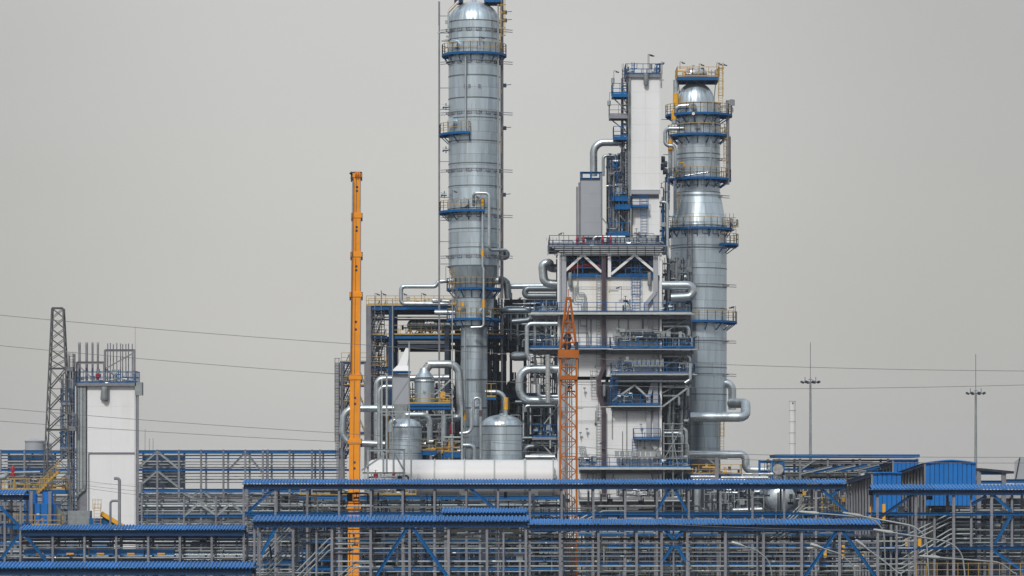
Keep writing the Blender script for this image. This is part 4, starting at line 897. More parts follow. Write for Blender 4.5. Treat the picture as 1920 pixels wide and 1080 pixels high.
clutter(T, X(790, Y), X(864, Y), Y - .5, Y + 1.5, Z(850, Y), Z(825, Y), 1.8, 122, ('galv', 'pipe', 'amber'))
for px in (795, 830, 862): bar('station_leg', T, 'H', (X(px, Y), Y + 1, 0), (X(px, Y), Y + 1, Z(850, Y)), .3, .3, 'blue')
# ------------------------------------------------------------------ loose big pipes
bigpipe('big silver loop of pipe bulging left of the yellow crane boom', [(745, 766, 0), (645, 766, 0), (641, 830, 0), (722, 833, 0)], 13, 396, bend=22)
bigpipe('horizontal silver pipe running behind the hopper duct and the conical headed vessel', [(707, 850, 2), (707, 710, 2), (842, 708, 2)], 12, 400, bend=12)
bigpipe('vertical silver pipe rising left of the hopper duct', [(711, 860, -2), (711, 725, -2), (735, 725, -2)], 8, 394, bend=12, grp=PIPES)
bigpipe('silver pipe leaving the column neck to the left and dropping to the blue frame', [(845, 526, 0), (822, 528, 0), (816, 537, 0), (752, 537, 0), (752, 569, 0), (840, 570, 0)], 8, 403, bend=7)
bigpipe('thick silver pipe stub left of the column above the upper blue beam', [(822, 565, 0), (812, 565, 0), (812, 563, 0), (860, 566, 0)], 7, 401, bend=4)
bigpipe('rounded silver pipe end left of the lower column platform', [(815, 586, 0), (852, 586, 0)], 10, 400)
bigpipe('silver vertical pipe between the smaller tank and the column', [(832, 860, 0), (832, 778, 0)], 10, 388, 'pipe', rib=.4)
bigpipe('silver pipe bending over behind the smaller domed tank', [(756, 783, 1), (762, 778, 1), (806, 778, 1), (806, 830, 1)], 11, 384, bend=14)
bigpipe('silver S shaped pipe climbing right of the red relief valve', [(862, 813, 0), (884, 811, 0), (884, 765, 0), (902, 760, 0)], 7, 380, bend=12, rib=.4)
o = bigpipe('thin silver goose neck pipe in front of the column foot', [(888, 775, 0), (888, 746, 0), (901, 746, 0), (901, 860, 0)], 5, 379, bend=6, rib=.4)
mb = MB(); mb.beam(P(901, 769, 379), P(901, 781, 379), S(5.6, 379), n=12); mb.build('marking_band', 'plum', o)
bigpipe('low silver elbow pipe at the column foot behind the white tank', [(868, 835, 0), (889, 835, 0), (889, 865, 0)], 8, 380, bend=9, rib=.4)
o = bigpipe('silver pipe with a yellow band curving down into the wider domed tank', [(910, 735, 0), (945, 735, 0), (948, 778, 0)], 8.5, 384, bend=16, rib=.5)
WL[o.name] = Vector(o.location); mb = MB(); mb.beam(P(948, 745, 384), P(948, 768, 384), S(9.6, 384), n=14); mb.build('marking_band', 'amber', o)
T = thing('pipe_cage', 'small yellow railed cage round a silver pipe right of the column', 'platform', P(922, 750, 383))
deck(T, X(912, 383), X(930, 383), 381.5, 384.5, Z(745, 383), 'blue', 'yellow', .3, 1.5, 'flr', .5)
bigpipe('big dark elbow right of the column at the neck platform', [(925, 525, 0), (950, 525, 0), (953, 560, 0)], 14, 401, 'pipe_dk', bend=12)
bigpipe('fat rounded pipe end jutting right of the column above the neck', [(925, 470, 0), (950, 472, 0), (951, 482, 0), (928, 483, 0)], 11, 401, 'pipe_dk', bend=6)
bigpipe('high horizontal silver pipe between the column and the furnace', [(955, 537, 0), (1046, 536, 0)], 10, 404, 'pipe')
bigpipe('thick silver pipe just below the high one between column and furnace', [(1046, 541, 0), (985, 541, 0), (984, 555, 0), (1046, 555, 0)], 12, 400, 'pipe_dk', bend=8)
bigpipe('dull silver loop pipe right of the lower column platform', [(925, 590, 0), (945, 582, 0), (994, 582, 0), (996, 600, 0), (960, 603, 0)], 10, 402, 'pipe_dk', bend=9)
bigpipe('silver swan neck pipe rising on the left edge of the furnace', [(1047, 533, 0), (1020, 531, 0), (1017, 495, 0), (1030, 492, 0), (1032, 503, 2), (1047, 503, 2)], 16, 391, bend=13, rib=.45)
bigpipe('tall silver pipe bent over left of the furnace galleries', [(1045, 607, 0), (988, 607, 0), (988, 664, 0), (994, 676, 0)], 8, 385, bend=9, rib=.5)
bigpipe('large C shaped silver pipe opening towards the furnace', [(1047, 692, 0), (974, 692, 0), (974, 751, 0), (1047, 751, 0)], 15, 386, 'pipe', bend=22, rib=.45)
bigpipe('bright vertical pipe left of the orange mast', [(1027, 755, 0), (1027, 665, 0)], 9, 384, 'chrome', rib=.4)
bigpipe('short bright pipe hooking behind the bright vertical pipe', [(1010, 720, 0), (1010, 743, 0), (1046, 743, 0)], 6.5, 385, bend=7, rib=.35)
bigpipe('silver bullet shaped pipe end resting above the white tank', [(985, 857, 0), (1040, 857, 0)], 9, 384, 'pipe')
bigpipe('dull pipe elbow left of the furnace foot', [(985, 862, 1), (985, 838, 1), (1020, 836, 1)], 9, 388, 'pipe_dk', bend=9)
bigpipe('big silver U bend right of the furnace top galleries', [(1241, 535, 0), (1299, 535, 0), (1299, 556, 0), (1258, 558, 0)], 16, 385, 'pipe', bend=11, rib=.45)
bigpipe('silver goose neck just above the U bend right of the furnace', [(1283, 545, 0), (1283, 512, 0), (1291, 528, 0)], 6, 391, bend=4)
bigpipe('dull horizontal pipe under the first right gallery of the furnace', [(1241, 605, 0), (1290, 605, 0), (1293, 604, 0)], 7, 388, 'pipe_dk')
bigpipe('long silver pipe wrapping round the right column and curling up', [(1241, 781, 0), (1300, 782, 0), (1398, 782, 0), (1398, 756, 2), (1370, 756, 4)], 18, 392, bend=14, rib=.4)
bigpipe('tall pipe elbow right of the right column', [(1345, 718, 3), (1373, 718, 3), (1373, 768, 3)], 15, 404, bend=22, rib=.45)
bigpipe('low silver pipe crossing the foot of the right column and turning down', [(1292, 852, 0), (1398, 852, 0), (1398, 881, 0), (1450, 882, 0)], 14.5, 396, bend=10, rib=.4)
bigpipe('thin silver downpipe right of the furnace galleries', [(1294, 682, 0), (1294, 712, 0), (1284, 718, 0)], 6, 385, 'pipe', bend=4)
bigpipe('slim dull pipe rising behind the scaffold beside the furnace', [(1286, 870, 0), (1286, 808, 0), (1278, 803, 0)], 8, 390, 'pipe', bend=5)
for py in (720, 741, 765, 770): pass
T = thing('pipe_scaffold', 'grey tube scaffold standing between the furnace foot and the right column', 'scaffold', (X(1262, 386), 386, 0))
for px in (1245, 1262, 1280): 
    for dy in (0, 2): bar('standard', T, 'c8', (X(px, 386), 386 + dy, 0), (X(px, 386), 386 + dy, Z(792, 386)), .11, .11, 'galv')
for py in (795, 806, 818, 832, 846, 860): bar('ledger', T, 'c8', P(1244, py, 385.9), P(1281, py, 385.9), .1, .1, 'galv')
for a, b, c, d_ in ((1246, 860, 1279, 800), (1258, 798, 1272, 880)): bar('brace', T, 'c8', P(a, b, 385.8), P(c, d_, 385.8), .1, .1, 'galv')
bar('strut', T, 'box', P(1243, 762, 387), P(1296, 722, 387), .2, .2, 'galv')
# ================================================================== yellow telescopic crane
YK = 350.0
T = thing('telescopic_crane', 'tall yellow telescopic crane boom standing almost upright left of the unit', 'crane', (X(665, YK), YK, 0))
sec = [(326, 402, 13.5), (402, 475, 15.5), (475, 550, 17), (550, 705, 18.5), (705, 825, 19.5), (825, 947, 20.5), (947, 1110, 22)]
def bx_(py): return 670 - 5.5 * (py - 325) / 620
for a, b, w in sec:
    wm = S(w, YK); n = 8
    p, q = P(bx_(b), b, YK), P(bx_(a), a - 3, YK)
    mb = MB()
    pr = [(-.5, -.5), (.5, -.5), (.5, .25), (.3, .45), (-.3, .45), (-.5, .25)]
    vs = [Vector((c.x + x * wm, c.y + y * wm * 1.2, c.z)) for c in (p, q) for x, y in pr]
    mb.add(vs, [(i, (i + 1) % 6, 6 + (i + 1) % 6, 6 + i) for i in range(6)] + [(5, 4, 3, 2, 1, 0), (6, 7, 8, 9, 10, 11)])
    bm_ = mb.build('boom_section', 'crane', T)
    mb = MB(); mb.box(q.x - wm * .62, q.x + wm * .62, YK - wm * .68, YK + wm * .6, q.z - .55, q.z - .12); mb.build('collar', 'crane', T)
    for s in (-1, 1): mb = MB(); mb.beam(Vector((q.x + s * wm * .6, YK - wm * .3, q.z - .9)), Vector((q.x + s * wm * .6, YK - wm * .3, q.z - .05)), .14); mb.build('wear_pad', 'steel_dk', T)
    mb = MB(); off = Vector((-wm * .08, -wm * .6 - .012, 0)); mb.beam(p + off, q + off - Vector((0, 0, .7)), .04, .03); mb.build('weld_seam', 'steel_dk', T)
    mb = MB(); off = Vector((wm * .47, -wm * .61, 0)); mb.beam(p + off, q + off - Vector((0, 0, .7)), .07, .03); mb.build('edge_shadow_strip', 'steel', T)
    for f in (.55, .64): 
        c = p.lerp(q, f) + Vector((0, -wm * .6, 0)); mb = MB(); mb.beam(c, c + Vector((0, -.03, 0)), .26, n=12); mb.build('access_hole', 'steel_dk', T)
mb = MB()
for s in (-1, 1): mb.beam(P(664 if s < 0 else 676, 332, YK), P(664 if s < 0 else 676, 323, YK), .3, .9)
mb.beam(P(662, 325, YK), P(678, 325, YK), .3); mb.build('boom_head', 'steel_dk', T)
for px in (666, 670, 674): bar('sheave', T, 'c16', P(px, 327, YK - .5), P(px + 1.2, 327, YK - .5), .75, .75, 'crane')
mb = MB(); mb.beam(P(657, 334, YK), P(664, 334, YK), .12); mb.beam(P(659, 341, YK), P(659, 324, YK), .14); mb.lathe(P(659, 325, YK), [(.02, -.2), (.25, 0), (.02, .2)], 10); mb.build('anemometer', 'steel_dk', T)
for dx in (0, 1.6): bar('hoist_rope', T, 'c6', P(657 + dx, 700, YK - .8), P(661 + dx, 335, YK - .8), .05, .05, 'steel_dk')
mb = MB(); mb.ladder(P(668, 960, YK - 1), Z(925, YK), .45, False); mb.build('ladder', 'steel_dk', T)
mb = MB(); mb.box(X(640, YK), X(690, YK), YK - 1.5, YK + 8, .9, 3.0); mb.build('carrier', 'crane', T)
for px in (645, 660, 672, 685): bar('wheel', T, 'c20', (X(px, YK), YK - 1.8, .7), (X(px, YK), YK - 1.2, .7), 1.3, 1.3, 'rubber')

# ================================================================== orange lattice mast
YO = 362.0
T = thing('lattice_crane_mast', 'orange lattice crane mast with a pointed top in front of the white furnace', 'crane', (X(1066, YO), YO, 0))
hw = S(15.5, YO); xm = X(1066, YO)
for sx in (-1, 1):
    for sy in (0, 1): bar('chord', T, 'box', (xm + sx * hw, YO + sy * hw * 2, 0), (xm + sx * hw, YO + sy * hw * 2, Z(660, YO)), .2, .2, 'orange')
py = 660; k = 0
while py < 1130:
    for dy in (0, hw * 2):
        bar('horizontal', T, 'box', (xm - hw, YO + dy, Z(py, YO)), (xm + hw, YO + dy, Z(py, YO)), .10, .10, 'orange')
        bar('diagonal', T, 'box', (xm - hw, YO + dy, Z(py if k % 2 else py + 28, YO)), (xm + hw, YO + dy, Z(py + 28 if k % 2 else py, YO)), .09, .09, 'orange')
        if k % 3: bar('diagonal', T, 'box', (xm - hw, YO + dy + .05, Z(py + 28 if k % 2 else py, YO)), (xm + hw, YO + dy + .05, Z(py if k % 2 else py + 28, YO)), .07, .07, 'orange')
    for sx in (-1, 1): bar('side_diagonal', T, 'box', (xm + sx * hw, YO, Z(py, YO)), (xm + sx * hw, YO + 2 * hw, Z(py + 28, YO)), .1, .1, 'orange')
    py += 28; k += 1
for a, b, w in ((656, 671, 19.5), (704, 712, 17)):
    mb = MB(); W_ = S(w, YO)
    mb.box(xm - W_, xm + W_, YO - .3, YO - .1, Z(b, YO), Z(a, YO)); mb.box(xm - W_, xm + W_, YO + 2 * hw + .1, YO + 2 * hw + .3, Z(b, YO), Z(a, YO))
    mb.box(xm - W_, xm - W_ + .2, YO - .1, YO + 2 * hw + .1, Z(b, YO), Z(a, YO)); mb.box(xm + W_ - .2, xm + W_, YO - .1, YO + 2 * hw + .1, Z(b, YO), Z(a, YO)); mb.build('slewing_collar', 'orange', T)
for px in (-6, -2, 2, 6): bar('inner_pipe', T, 'c8', P(1066 + px, 1100, YO + 1.5), P(1066 + px, 675, YO + 1.5), .12, .12, 'galv')
for sx in (-1, 1):
    for sy in (0, 1):
        bar('peak_leg', T, 'box', (xm + sx * hw, YO + sy * hw * 2, Z(656, YO)), (xm + sx * .2, YO + hw - .2 + sy * .4, Z(560, YO)), .17, .17, 'orange')
for f in (.15, .35, .55, .75): 
    w_ = hw * (1 - f * .9)
    for dy in (hw * f * .9, hw * 2 - hw * f * .9): bar('horizontal', T, 'box', (xm - w_, YO + dy, Z(656 - 96 * f, YO)), (xm + w_, YO + dy, Z(656 - 96 * f, YO)), .1, .1, 'orange')
for a, b in (((1052, 655), (1076, 600)), ((1080, 655), (1059, 600)), ((1060, 600), (1070, 568)), ((1063, 656), (1066, 575))): bar('diagonal', T, 'box', P(*a, YO + .4), P(*b, YO + .8), .1, .1, 'orange')
mb = MB(); mb.box(xm - .3, xm + .3, YO + hw - .3, YO + hw + .3, Z(562, YO), Z(556, YO)); mb.build('peak_cap', 'orange', T)
mb = MB(); mb.beam(P(1066, 556, YO + hw), P(1066, 542, YO + hw), .07); mb.build('beacon_rod', 'red', T)
mb = MB(); mb.lathe(P(1064, 655, YO + hw), [(.3, 0), (.45, .3), (.3, .9), (.5, 1.2), (.2, 1.7)], 10); mb.build('winch', 'steel_dk', T)
mb = MB(); mb.box(X(1078, YO), X(1084, YO), YO - .3, YO + .6, Z(655, YO), Z(641, YO)); mb.build('cab_box', 'steel_dk', T)
clutter(T, X(1058, YO), X(1078, YO), YO + .5, YO + 1.5, Z(735, YO), Z(714, YO), 1.8, 131, ('steel_dk',))

# ================================================================== lattice pylon (left)
YL = 384.5
T = thing('lattice_tower', 'grey tapering lattice tower at the far left rising above everything near it', 'tower', (X(107, YL), YL, 0))
def lx(py, s): # half width grows downwards
    c = 107.5 - (py - 578) * .004; return c + s * (10.5 + (py - 578) * .045)
def ld(py): return S(20 + (py - 578) * .09, YL)
lv = [578, 596, 616, 635, 655, 674, 691, 729, 768, 806, 845, 885, 925, 970, 1020, 1080, 1145]
for s in (-1, 1):
    for b in (0, 1): bar('leg', T, 'H', (X(lx(1145, s), YL), YL + b * ld(1145), 0), (X(lx(578, s), YL), YL + b * ld(578), Z(578, YL)), .15, .15, 'pylon')
for i, (a, b) in enumerate(zip(lv, lv[1:])):
    for d0, d1 in ((0, 0), (ld(a), ld(b))):
        for s in (-1, 1):
            if a >= 691 and s == 1 and i % 1 == 0: w = .13
            else: w = .075
            bar('lattice_brace', T, 'box', (X(lx(a, s), YL), YL + d0, Z(a, YL)), (X(lx(b, -s), YL), YL + d1, Z(b, YL)), w, w, 'pylon')
    if a in (578, 691, 806, 925): bar('horizontal', T, 'H', (X(lx(a, -1), YL), YL, Z(a, YL)), (X(lx(a, 1), YL), YL, Z(a, YL)), .2, .22, 'pylon')
    elif a > 700: bar('horizontal', T, 'box', (X(lx(a, -1), YL), YL, Z(a, YL)), (X(lx(a, 1), YL), YL, Z(a, YL)), .09, .09, 'pylon')
    for s in (-1, 1): bar('side_brace', T, 'box', (X(lx(a, s), YL), YL, Z(a, YL)), (X(lx(b, s), YL), YL + ld(b), Z(b, YL)), .075, .075, 'pylon')

# ================================================================== white block at the left
YW = 386.0
def xw(p): return X(p, YW)
def zw(p): return Z(p, YW)
T = thing('white_coldbox', 'white clad windowless block at the left with four thin silver stacks on its roof', 'building', (xw(208), YW, 0))
mb = MB(); mb.box(xw(144), xw(253), YW, YW + 3, 0, zw(720)); mb.build('core_wall', 'steel', T)
panels(164, 253, 719, 848, 2, 3, 'white', YW, T); panels(164, 253, 849, 1145, 2, 5, 'white', YW, T)
for j in range(8):
    za, zb = zw(720) * j / 8, zw(720) * (j + 1) / 8
    put('wall_panel', unit('box', 'white'), T, Matrix.Translation((xw(253) + .05, YW + 1.5, za)) @ Matrix.Diagonal((.08, 3, zb - za - .01, 1)))
for i, (px, w) in enumerate(((146, 6), (152.5, 5), (158.5, 5))):
    bar('corner_duct', T, 'box', P(px, 925 - i * 8, YW - .2), P(px, 720, YW - .2), S(w, YW), .3, 'galv')
    mb = MB(); mb.tube([P(px, 924 - i * 8, YW - .2), P(px, 930 - i * 6, YW - .2), P(px - 10 + i * 3, 933 - i * 6, YW - .2)], S(w / 2, YW), n=8); mb.build('duct_bend', 'galv', T)
deck(T, xw(141), xw(256), YW - .6, YW + 3.2, zw(718), 'steel', 'blue', .35, 1.3, 'flrb', 1.0)
for px, d in ((149, 5), (162.5, 5), (173.5, 4), (183.5, 4)): 
    mb = MB(); mb.beam(P(px, 718, YW + 2), P(px, 646, YW + 2), S(d, YW), n=14); st = mb.build('vent_stack', 'steel', T)
    WL[st.name] = wl(T); bar('stack_tip', T, 'c14', P(px, 646, YW + 2), P(px, 642, YW + 2), S(d * 1.1, YW), S(d * 1.1, YW), 'chrome')
for px in (144, 195): bar('frame_post', T, 'H', P(px, 718, YW + 1), P(px, 679, YW + 1), .2, .2, 'steel')
bar('frame_beam', T, 'H', P(144, 680, YW + 1), P(196, 680, YW + 1), .25, .28, 'steel'); bar('brace', T, 'box', P(144, 682, YW + 1), P(180, 716, YW + 1), .12, .12, 'steel')
for px in (197, 252): bar('frame_post', T, 'H', P(px, 718, YW + 2), P(px, 656, YW + 2), .25, .25, 'steel')
bar('frame_beam', T, 'H', P(197, 657, YW + 2), P(253, 657, YW + 2), .25, .25, 'steel'); bar('brace', T, 'box', P(200, 690, YW + 2), P(250, 662, YW + 2), .14, .14, 'steel'); bar('brace', T, 'box', P(198, 692, YW + 2), P(225, 712, YW + 2), .14, .14, 'steel')
for px in (202, 207, 212.5, 219, 226, 230, 236, 241, 248): bar('lightning_rod', T, 'c6', P(px, 718, YW + 3), P(px, 643 + (px % 3), YW + 3), .12, .12, 'steel')
bar('mast_rod', T, 'c6', P(253.5, 718, YW + 3), P(253.5, 612, YW + 3), .04, .04, 'steel')
mb = MB(); r = S(6, YW); mb.lathe(P(196, 747, YW - .6), [(.02, -r * .7), (r * .7, -r * .5), (r, 0), (r, S(22, YW)), (.02, S(22, YW))], 16); mb.build('receiver', 'galv', T)
mb = MB(); mb.tube([P(191, 727, YW - .4), P(189, 750, YW - .4), P(203, 752, YW - .4), P(203, 720, YW - .4)], .07, n=6); mb.build('drain_pipe', 'steel', T)
mb = MB(); mb.tube([P(166, 970, YW - .25), P(166, 849, YW - .25), P(252, 849, YW - .25)], .06, n=8); mb.build('facade_pipe', 'steel', T)
for px in (256, 260): bar('downpipe', T, 'c8', (xw(px), YW - .3, 0), (xw(px), YW - .3, zw(715)), .11, .11, 'steel')
mb = MB(); mb.box(xw(254), xw(267), YW - .6, YW + 1, zw(741), zw(717)); mb.build('side_box', 'galv', T)
bar('silencer', T, 'c16', P(262, 925, YW), P(262, 905, YW), S(10, YW), S(10, YW), 'galv')
mb = MB(); mb.lathe(P(184, 712, YW + 1), [(.12, 0), (.15, .2), (.3, .3), (.3, .6), (.1, .7)], 12); mb.build('red_valve', 'red', T); bar('valve_actuator', T, 'c12', P(184, 700, YW + .9), P(184, 692, YW + .9), .4, .4, 'galv')
clutter(T, xw(196), xw(250), YW + .5, YW + 2.6, zw(718), zw(700), 1.8, 141, ('galv', 'pipe', 'blue'))
clutter(T, xw(146), xw(195), YW + .5, YW + 2.6, zw(718), zw(708), 1.2, 142, ('galv', 'steel'))
# its stair / ladder frame on the left
T = thing('ladder_tower', 'tall blue and brown caged ladder frame between the lattice tower and the white block', 'ladder', (X(134, 385.5), 385.5, 0))
Y = 385.5
for px, m in ((128, 'blue'), (134, 'steel'), (139, 'blue')): bar('ladder_post', T, 'H', (X(px, Y), Y, 0), (X(px, Y), Y, Z(690, Y)), .18, .2, m)
mb = MB(); mb.ladder((X(136, Y), Y - .3, Z(1000, Y)), Z(668, Y), .6, True); mb.build('ladder', 'steel', T)
for a, b, py, m, rm in ((124, 139, 691, 'steel', 'steel'), (116, 134, 755, 'steel', 'blue'), (130, 144, 803, 'steel', 'steel'), (116, 136, 838, 'steel', 'blue')): deck(T, X(a, Y), X(b, Y), Y - 1, Y + 1, Z(py, Y), m, rm, .3, 1.6, 'flr', .6)
clutter(T, X(112, Y), X(136, Y), Y - 1, Y + 1, Z(860, Y), Z(700, Y), 1.2, 143, ('blue', 'steel', 'galv'))
# round tanks far behind
for px, w, t, lb in ((65, 36, 826, 'pale grey round tank top showing above the left pipe rack'), (90, 14, 831, 'smaller grey tank top just behind the lattice tower foot')):
    Y = 520; T = thing('storage_tank', lb, 'tank', (X(px, Y), Y, 0))
    mb = MB(); mb.beam((X(px, Y), Y, 0), (X(px, Y), Y, Z(t + 1, Y)), S(w, Y), n=32); mb.build('tank_shell', 'grey_box', T)
    mb = MB(); mb.lathe((X(px, Y), Y, Z(t + 1, Y)), [(S(w / 2, Y) + .1, -.1), (S(w / 2, Y) + .1, .05), (.01, .4)], 32); mb.build('tank_roof', 'grey_box', T)

# ================================================================== blue reactor block bottom left
YR = 352.0
T = thing('blue_filter_house', 'blue steel filter house with yellow stairs in front of the lattice tower', 'plant unit', (X(75, YR), YR, 0))
mb = MB(); mb.box(X(45, YR), X(104, YR), YR, YR + 4, Z(990, YR), Z(944, YR)); mb.build('casing', 'blue_wall', T)
for px in (45.6, 58, 75, 90, 103.4): bar('casing_rib', T, 'box', P(px, 989, YR - .08), P(px, 945, YR - .08), .12, .12, 'blue')
mb = MB(); mb.box(X(69, YR), X(76, YR), YR - .05, YR, Z(966, YR), Z(963, YR)); mb.build('notice_plate', 'white', T)
for px, w, t in ((58, 25, 926), (90, 20, 922)): mb = MB(); mb.beam(P(px, 944, YR + 2), P(px, t, YR + 2), S(w, YR), n=24); mb.build('drum', 'blue_wall', T)
for s, a, b in ((-1, 45, 22), (1, 104, 124)):
    mb = MB(); mb.add([P(a, 946, YR + .2), P(a, 985, YR + .2), P(b, 978, YR + 1), P(b, 966, YR + 1), P(a, 946, YR + 3.8), P(a, 985, YR + 3.8), P(b, 978, YR + 3), P(b, 966, YR + 3)], [(0, 1, 2, 3), (7, 6, 5, 4), (0, 3, 7, 4), (1, 5, 6, 2), (3, 2, 6, 7), (0, 4, 5, 1)]); mb.build('inlet_cone', 'galv', T)
deck(T, X(20, YR), X(118, YR), YR - 1.5, YR - .1, Z(985, YR), 'blue', 'yellow', .4, 1.1); deck(T, X(-10, YR), X(112, YR), YR + 4.4, YR + 7, Z(919, YR), 'blue', 'yellow', .4, 1.2)
for a, b, c, d_ in ((70, 925, 88, 908), (90, 903, 110, 884), (45, 1018, 80, 990)): mb = MB(); mb.stair(P(a, b, YR - 1.8 if a < 50 else YR + 4), P(c, d_, YR - 1.8 if a < 50 else YR + 4), t=.035); mb.build('stair_flight', 'yellow', T)
clutter(T, X(-5, YR), X(110, YR), YR + 4.6, YR + 6.8, Z(919, YR), Z(893, YR), 1.7, 151, ('galv', 'steel', 'yellow'))
mb = MB(); r = S(5, YR); mb.lathe(P(24, 893, YR + 1), [(r, 0), (r, .3), (r * .6, .4), (r * .9, .8), (r * .3, 1.1), (.02, 1.2)], 12); mb.build('red_valve', 'red', T)
bar('header_pipe', T, 'c12', P(-20, 887, YR + 1), P(75, 885, YR + 1), .22, .22, 'galv')
mb = MB(); mb.tube([P(-20, 895, YR), P(10, 895, YR), P(14, 885, YR)], .25, n=10); mb.build('header_pipe', 'galv', T)
for px in (0, 30, 60, 95): bar('unit_leg', T, 'H', (X(px, YR), YR - .5, 0), (X(px, YR), YR - .5, Z(921, YR)), .3, .3, 'steel')
T = thing('conveyor_hood', 'small blue box with a sloping yellow edged roof in front of the white block', 'plant unit', (X(195, YR), YR, 0))
mb = MB(); mb.box(X(167, YR), X(207, YR), YR, YR + 3, 0, Z(972, YR)); mb.build('hood_body', 'blue', T)
mb = MB(); mb.beam(P(190, 962, YR - .2), P(236, 990, YR - .2), .5, .4); mb.build('yellow_belt_edge', 'amber', T)
mb = MB(); mb.beam(P(190, 965, YR + .6), P(236, 993, YR + .6), 1.6, .3); mb.build('belt', 'steel_dk', T)
mb = MB(); mb.ladder((X(184, YR), YR - .6, Z(990, YR)), Z(944, YR), .7, True); mb.build('ladder', 'yellow', T)
mb = MB(); mb.box(X(125, YR), X(166, YR), YR + 1, YR + 3, Z(992, YR), Z(958, YR)); mb.build('lagging_box', 'galv', T)
T = thing('duct_post', 'dark grey bracket shaped pipe post in front of the white block', 'post', (X(224, 345), 345, 0))
mb = MB(); mb.tube([(X(224, 345), 345, 0), P(224, 897, 345), P(214, 897, 345)], .16, .3, 10); mb.build('post_pipe', 'steel', T)
mb = MB(); mb.tube([P(207, 990, 345), P(207, 939, 345), P(222, 939, 345)], .12, .3, 8); mb.build('branch_pipe', 'steel', T)
# ================================================================== pipe racks
ROOF = {}
def roof_mesh(w, m='blue_lt', run=2.1, rise=.34, pitch=.26, hh=.10):
    k = (round(w, 2), m, run)
    if k in ROOF: return ROOF[k]
    n = max(2, int(w / pitch)); p = w / n; xs = []
    for i in range(n): xs += [(i * p, 0), (i * p + p * .32, 0), (i * p + p * .5, hh), (i * p + p * .82, hh)]
    xs.append((w, 0)); vs = []
    for y, z in ((0, 0), (run, rise), (2 * run, 0)): vs += [(x - w / 2, y, z + dz) for x, dz in xs]
    c = len(xs); fs = [(r * c + i, r * c + i + 1, (r + 1) * c + i + 1, (r + 1) * c + i) for r in (0, 1) for i in range(c - 1)]
    # sheet thickness at the eave
    b = len(vs); vs += [(x - w / 2, .02, dz - .05) for x, dz in xs]; fs += [(b + i, b + i + 1, i + 1, i) for i in range(c - 1)]
    me = bpy.data.meshes.new('roof_sheet'); me.from_pydata(vs, [], fs); me.materials.append(M[m]); ROOF[k] = me; return me
def roof(T, x0, x1, py, Y, n, run=2.1, rise=.34, m='blue_lt'):
    xa, xb = X(x0, Y), X(x1, Y); w = (xb - xa) / n; ze = Z(py, Y) - rise - .03
    for i in range(n): put('roof_sheet', roof_mesh(w - .012, m, run, rise), T, Matrix.Translation((xa + w * (i + .5), Y - .6, ze)))
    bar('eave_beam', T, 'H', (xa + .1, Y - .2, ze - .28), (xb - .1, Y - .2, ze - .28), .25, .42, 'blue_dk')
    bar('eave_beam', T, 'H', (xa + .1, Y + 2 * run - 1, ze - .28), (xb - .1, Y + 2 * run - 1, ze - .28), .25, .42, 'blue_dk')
    mb = MB(); mb.box(xa, xb, Y - .05, Y + 2 * run - 1.2, ze - .09, ze - .05); mb.build('soffit', 'blue_dk', T)
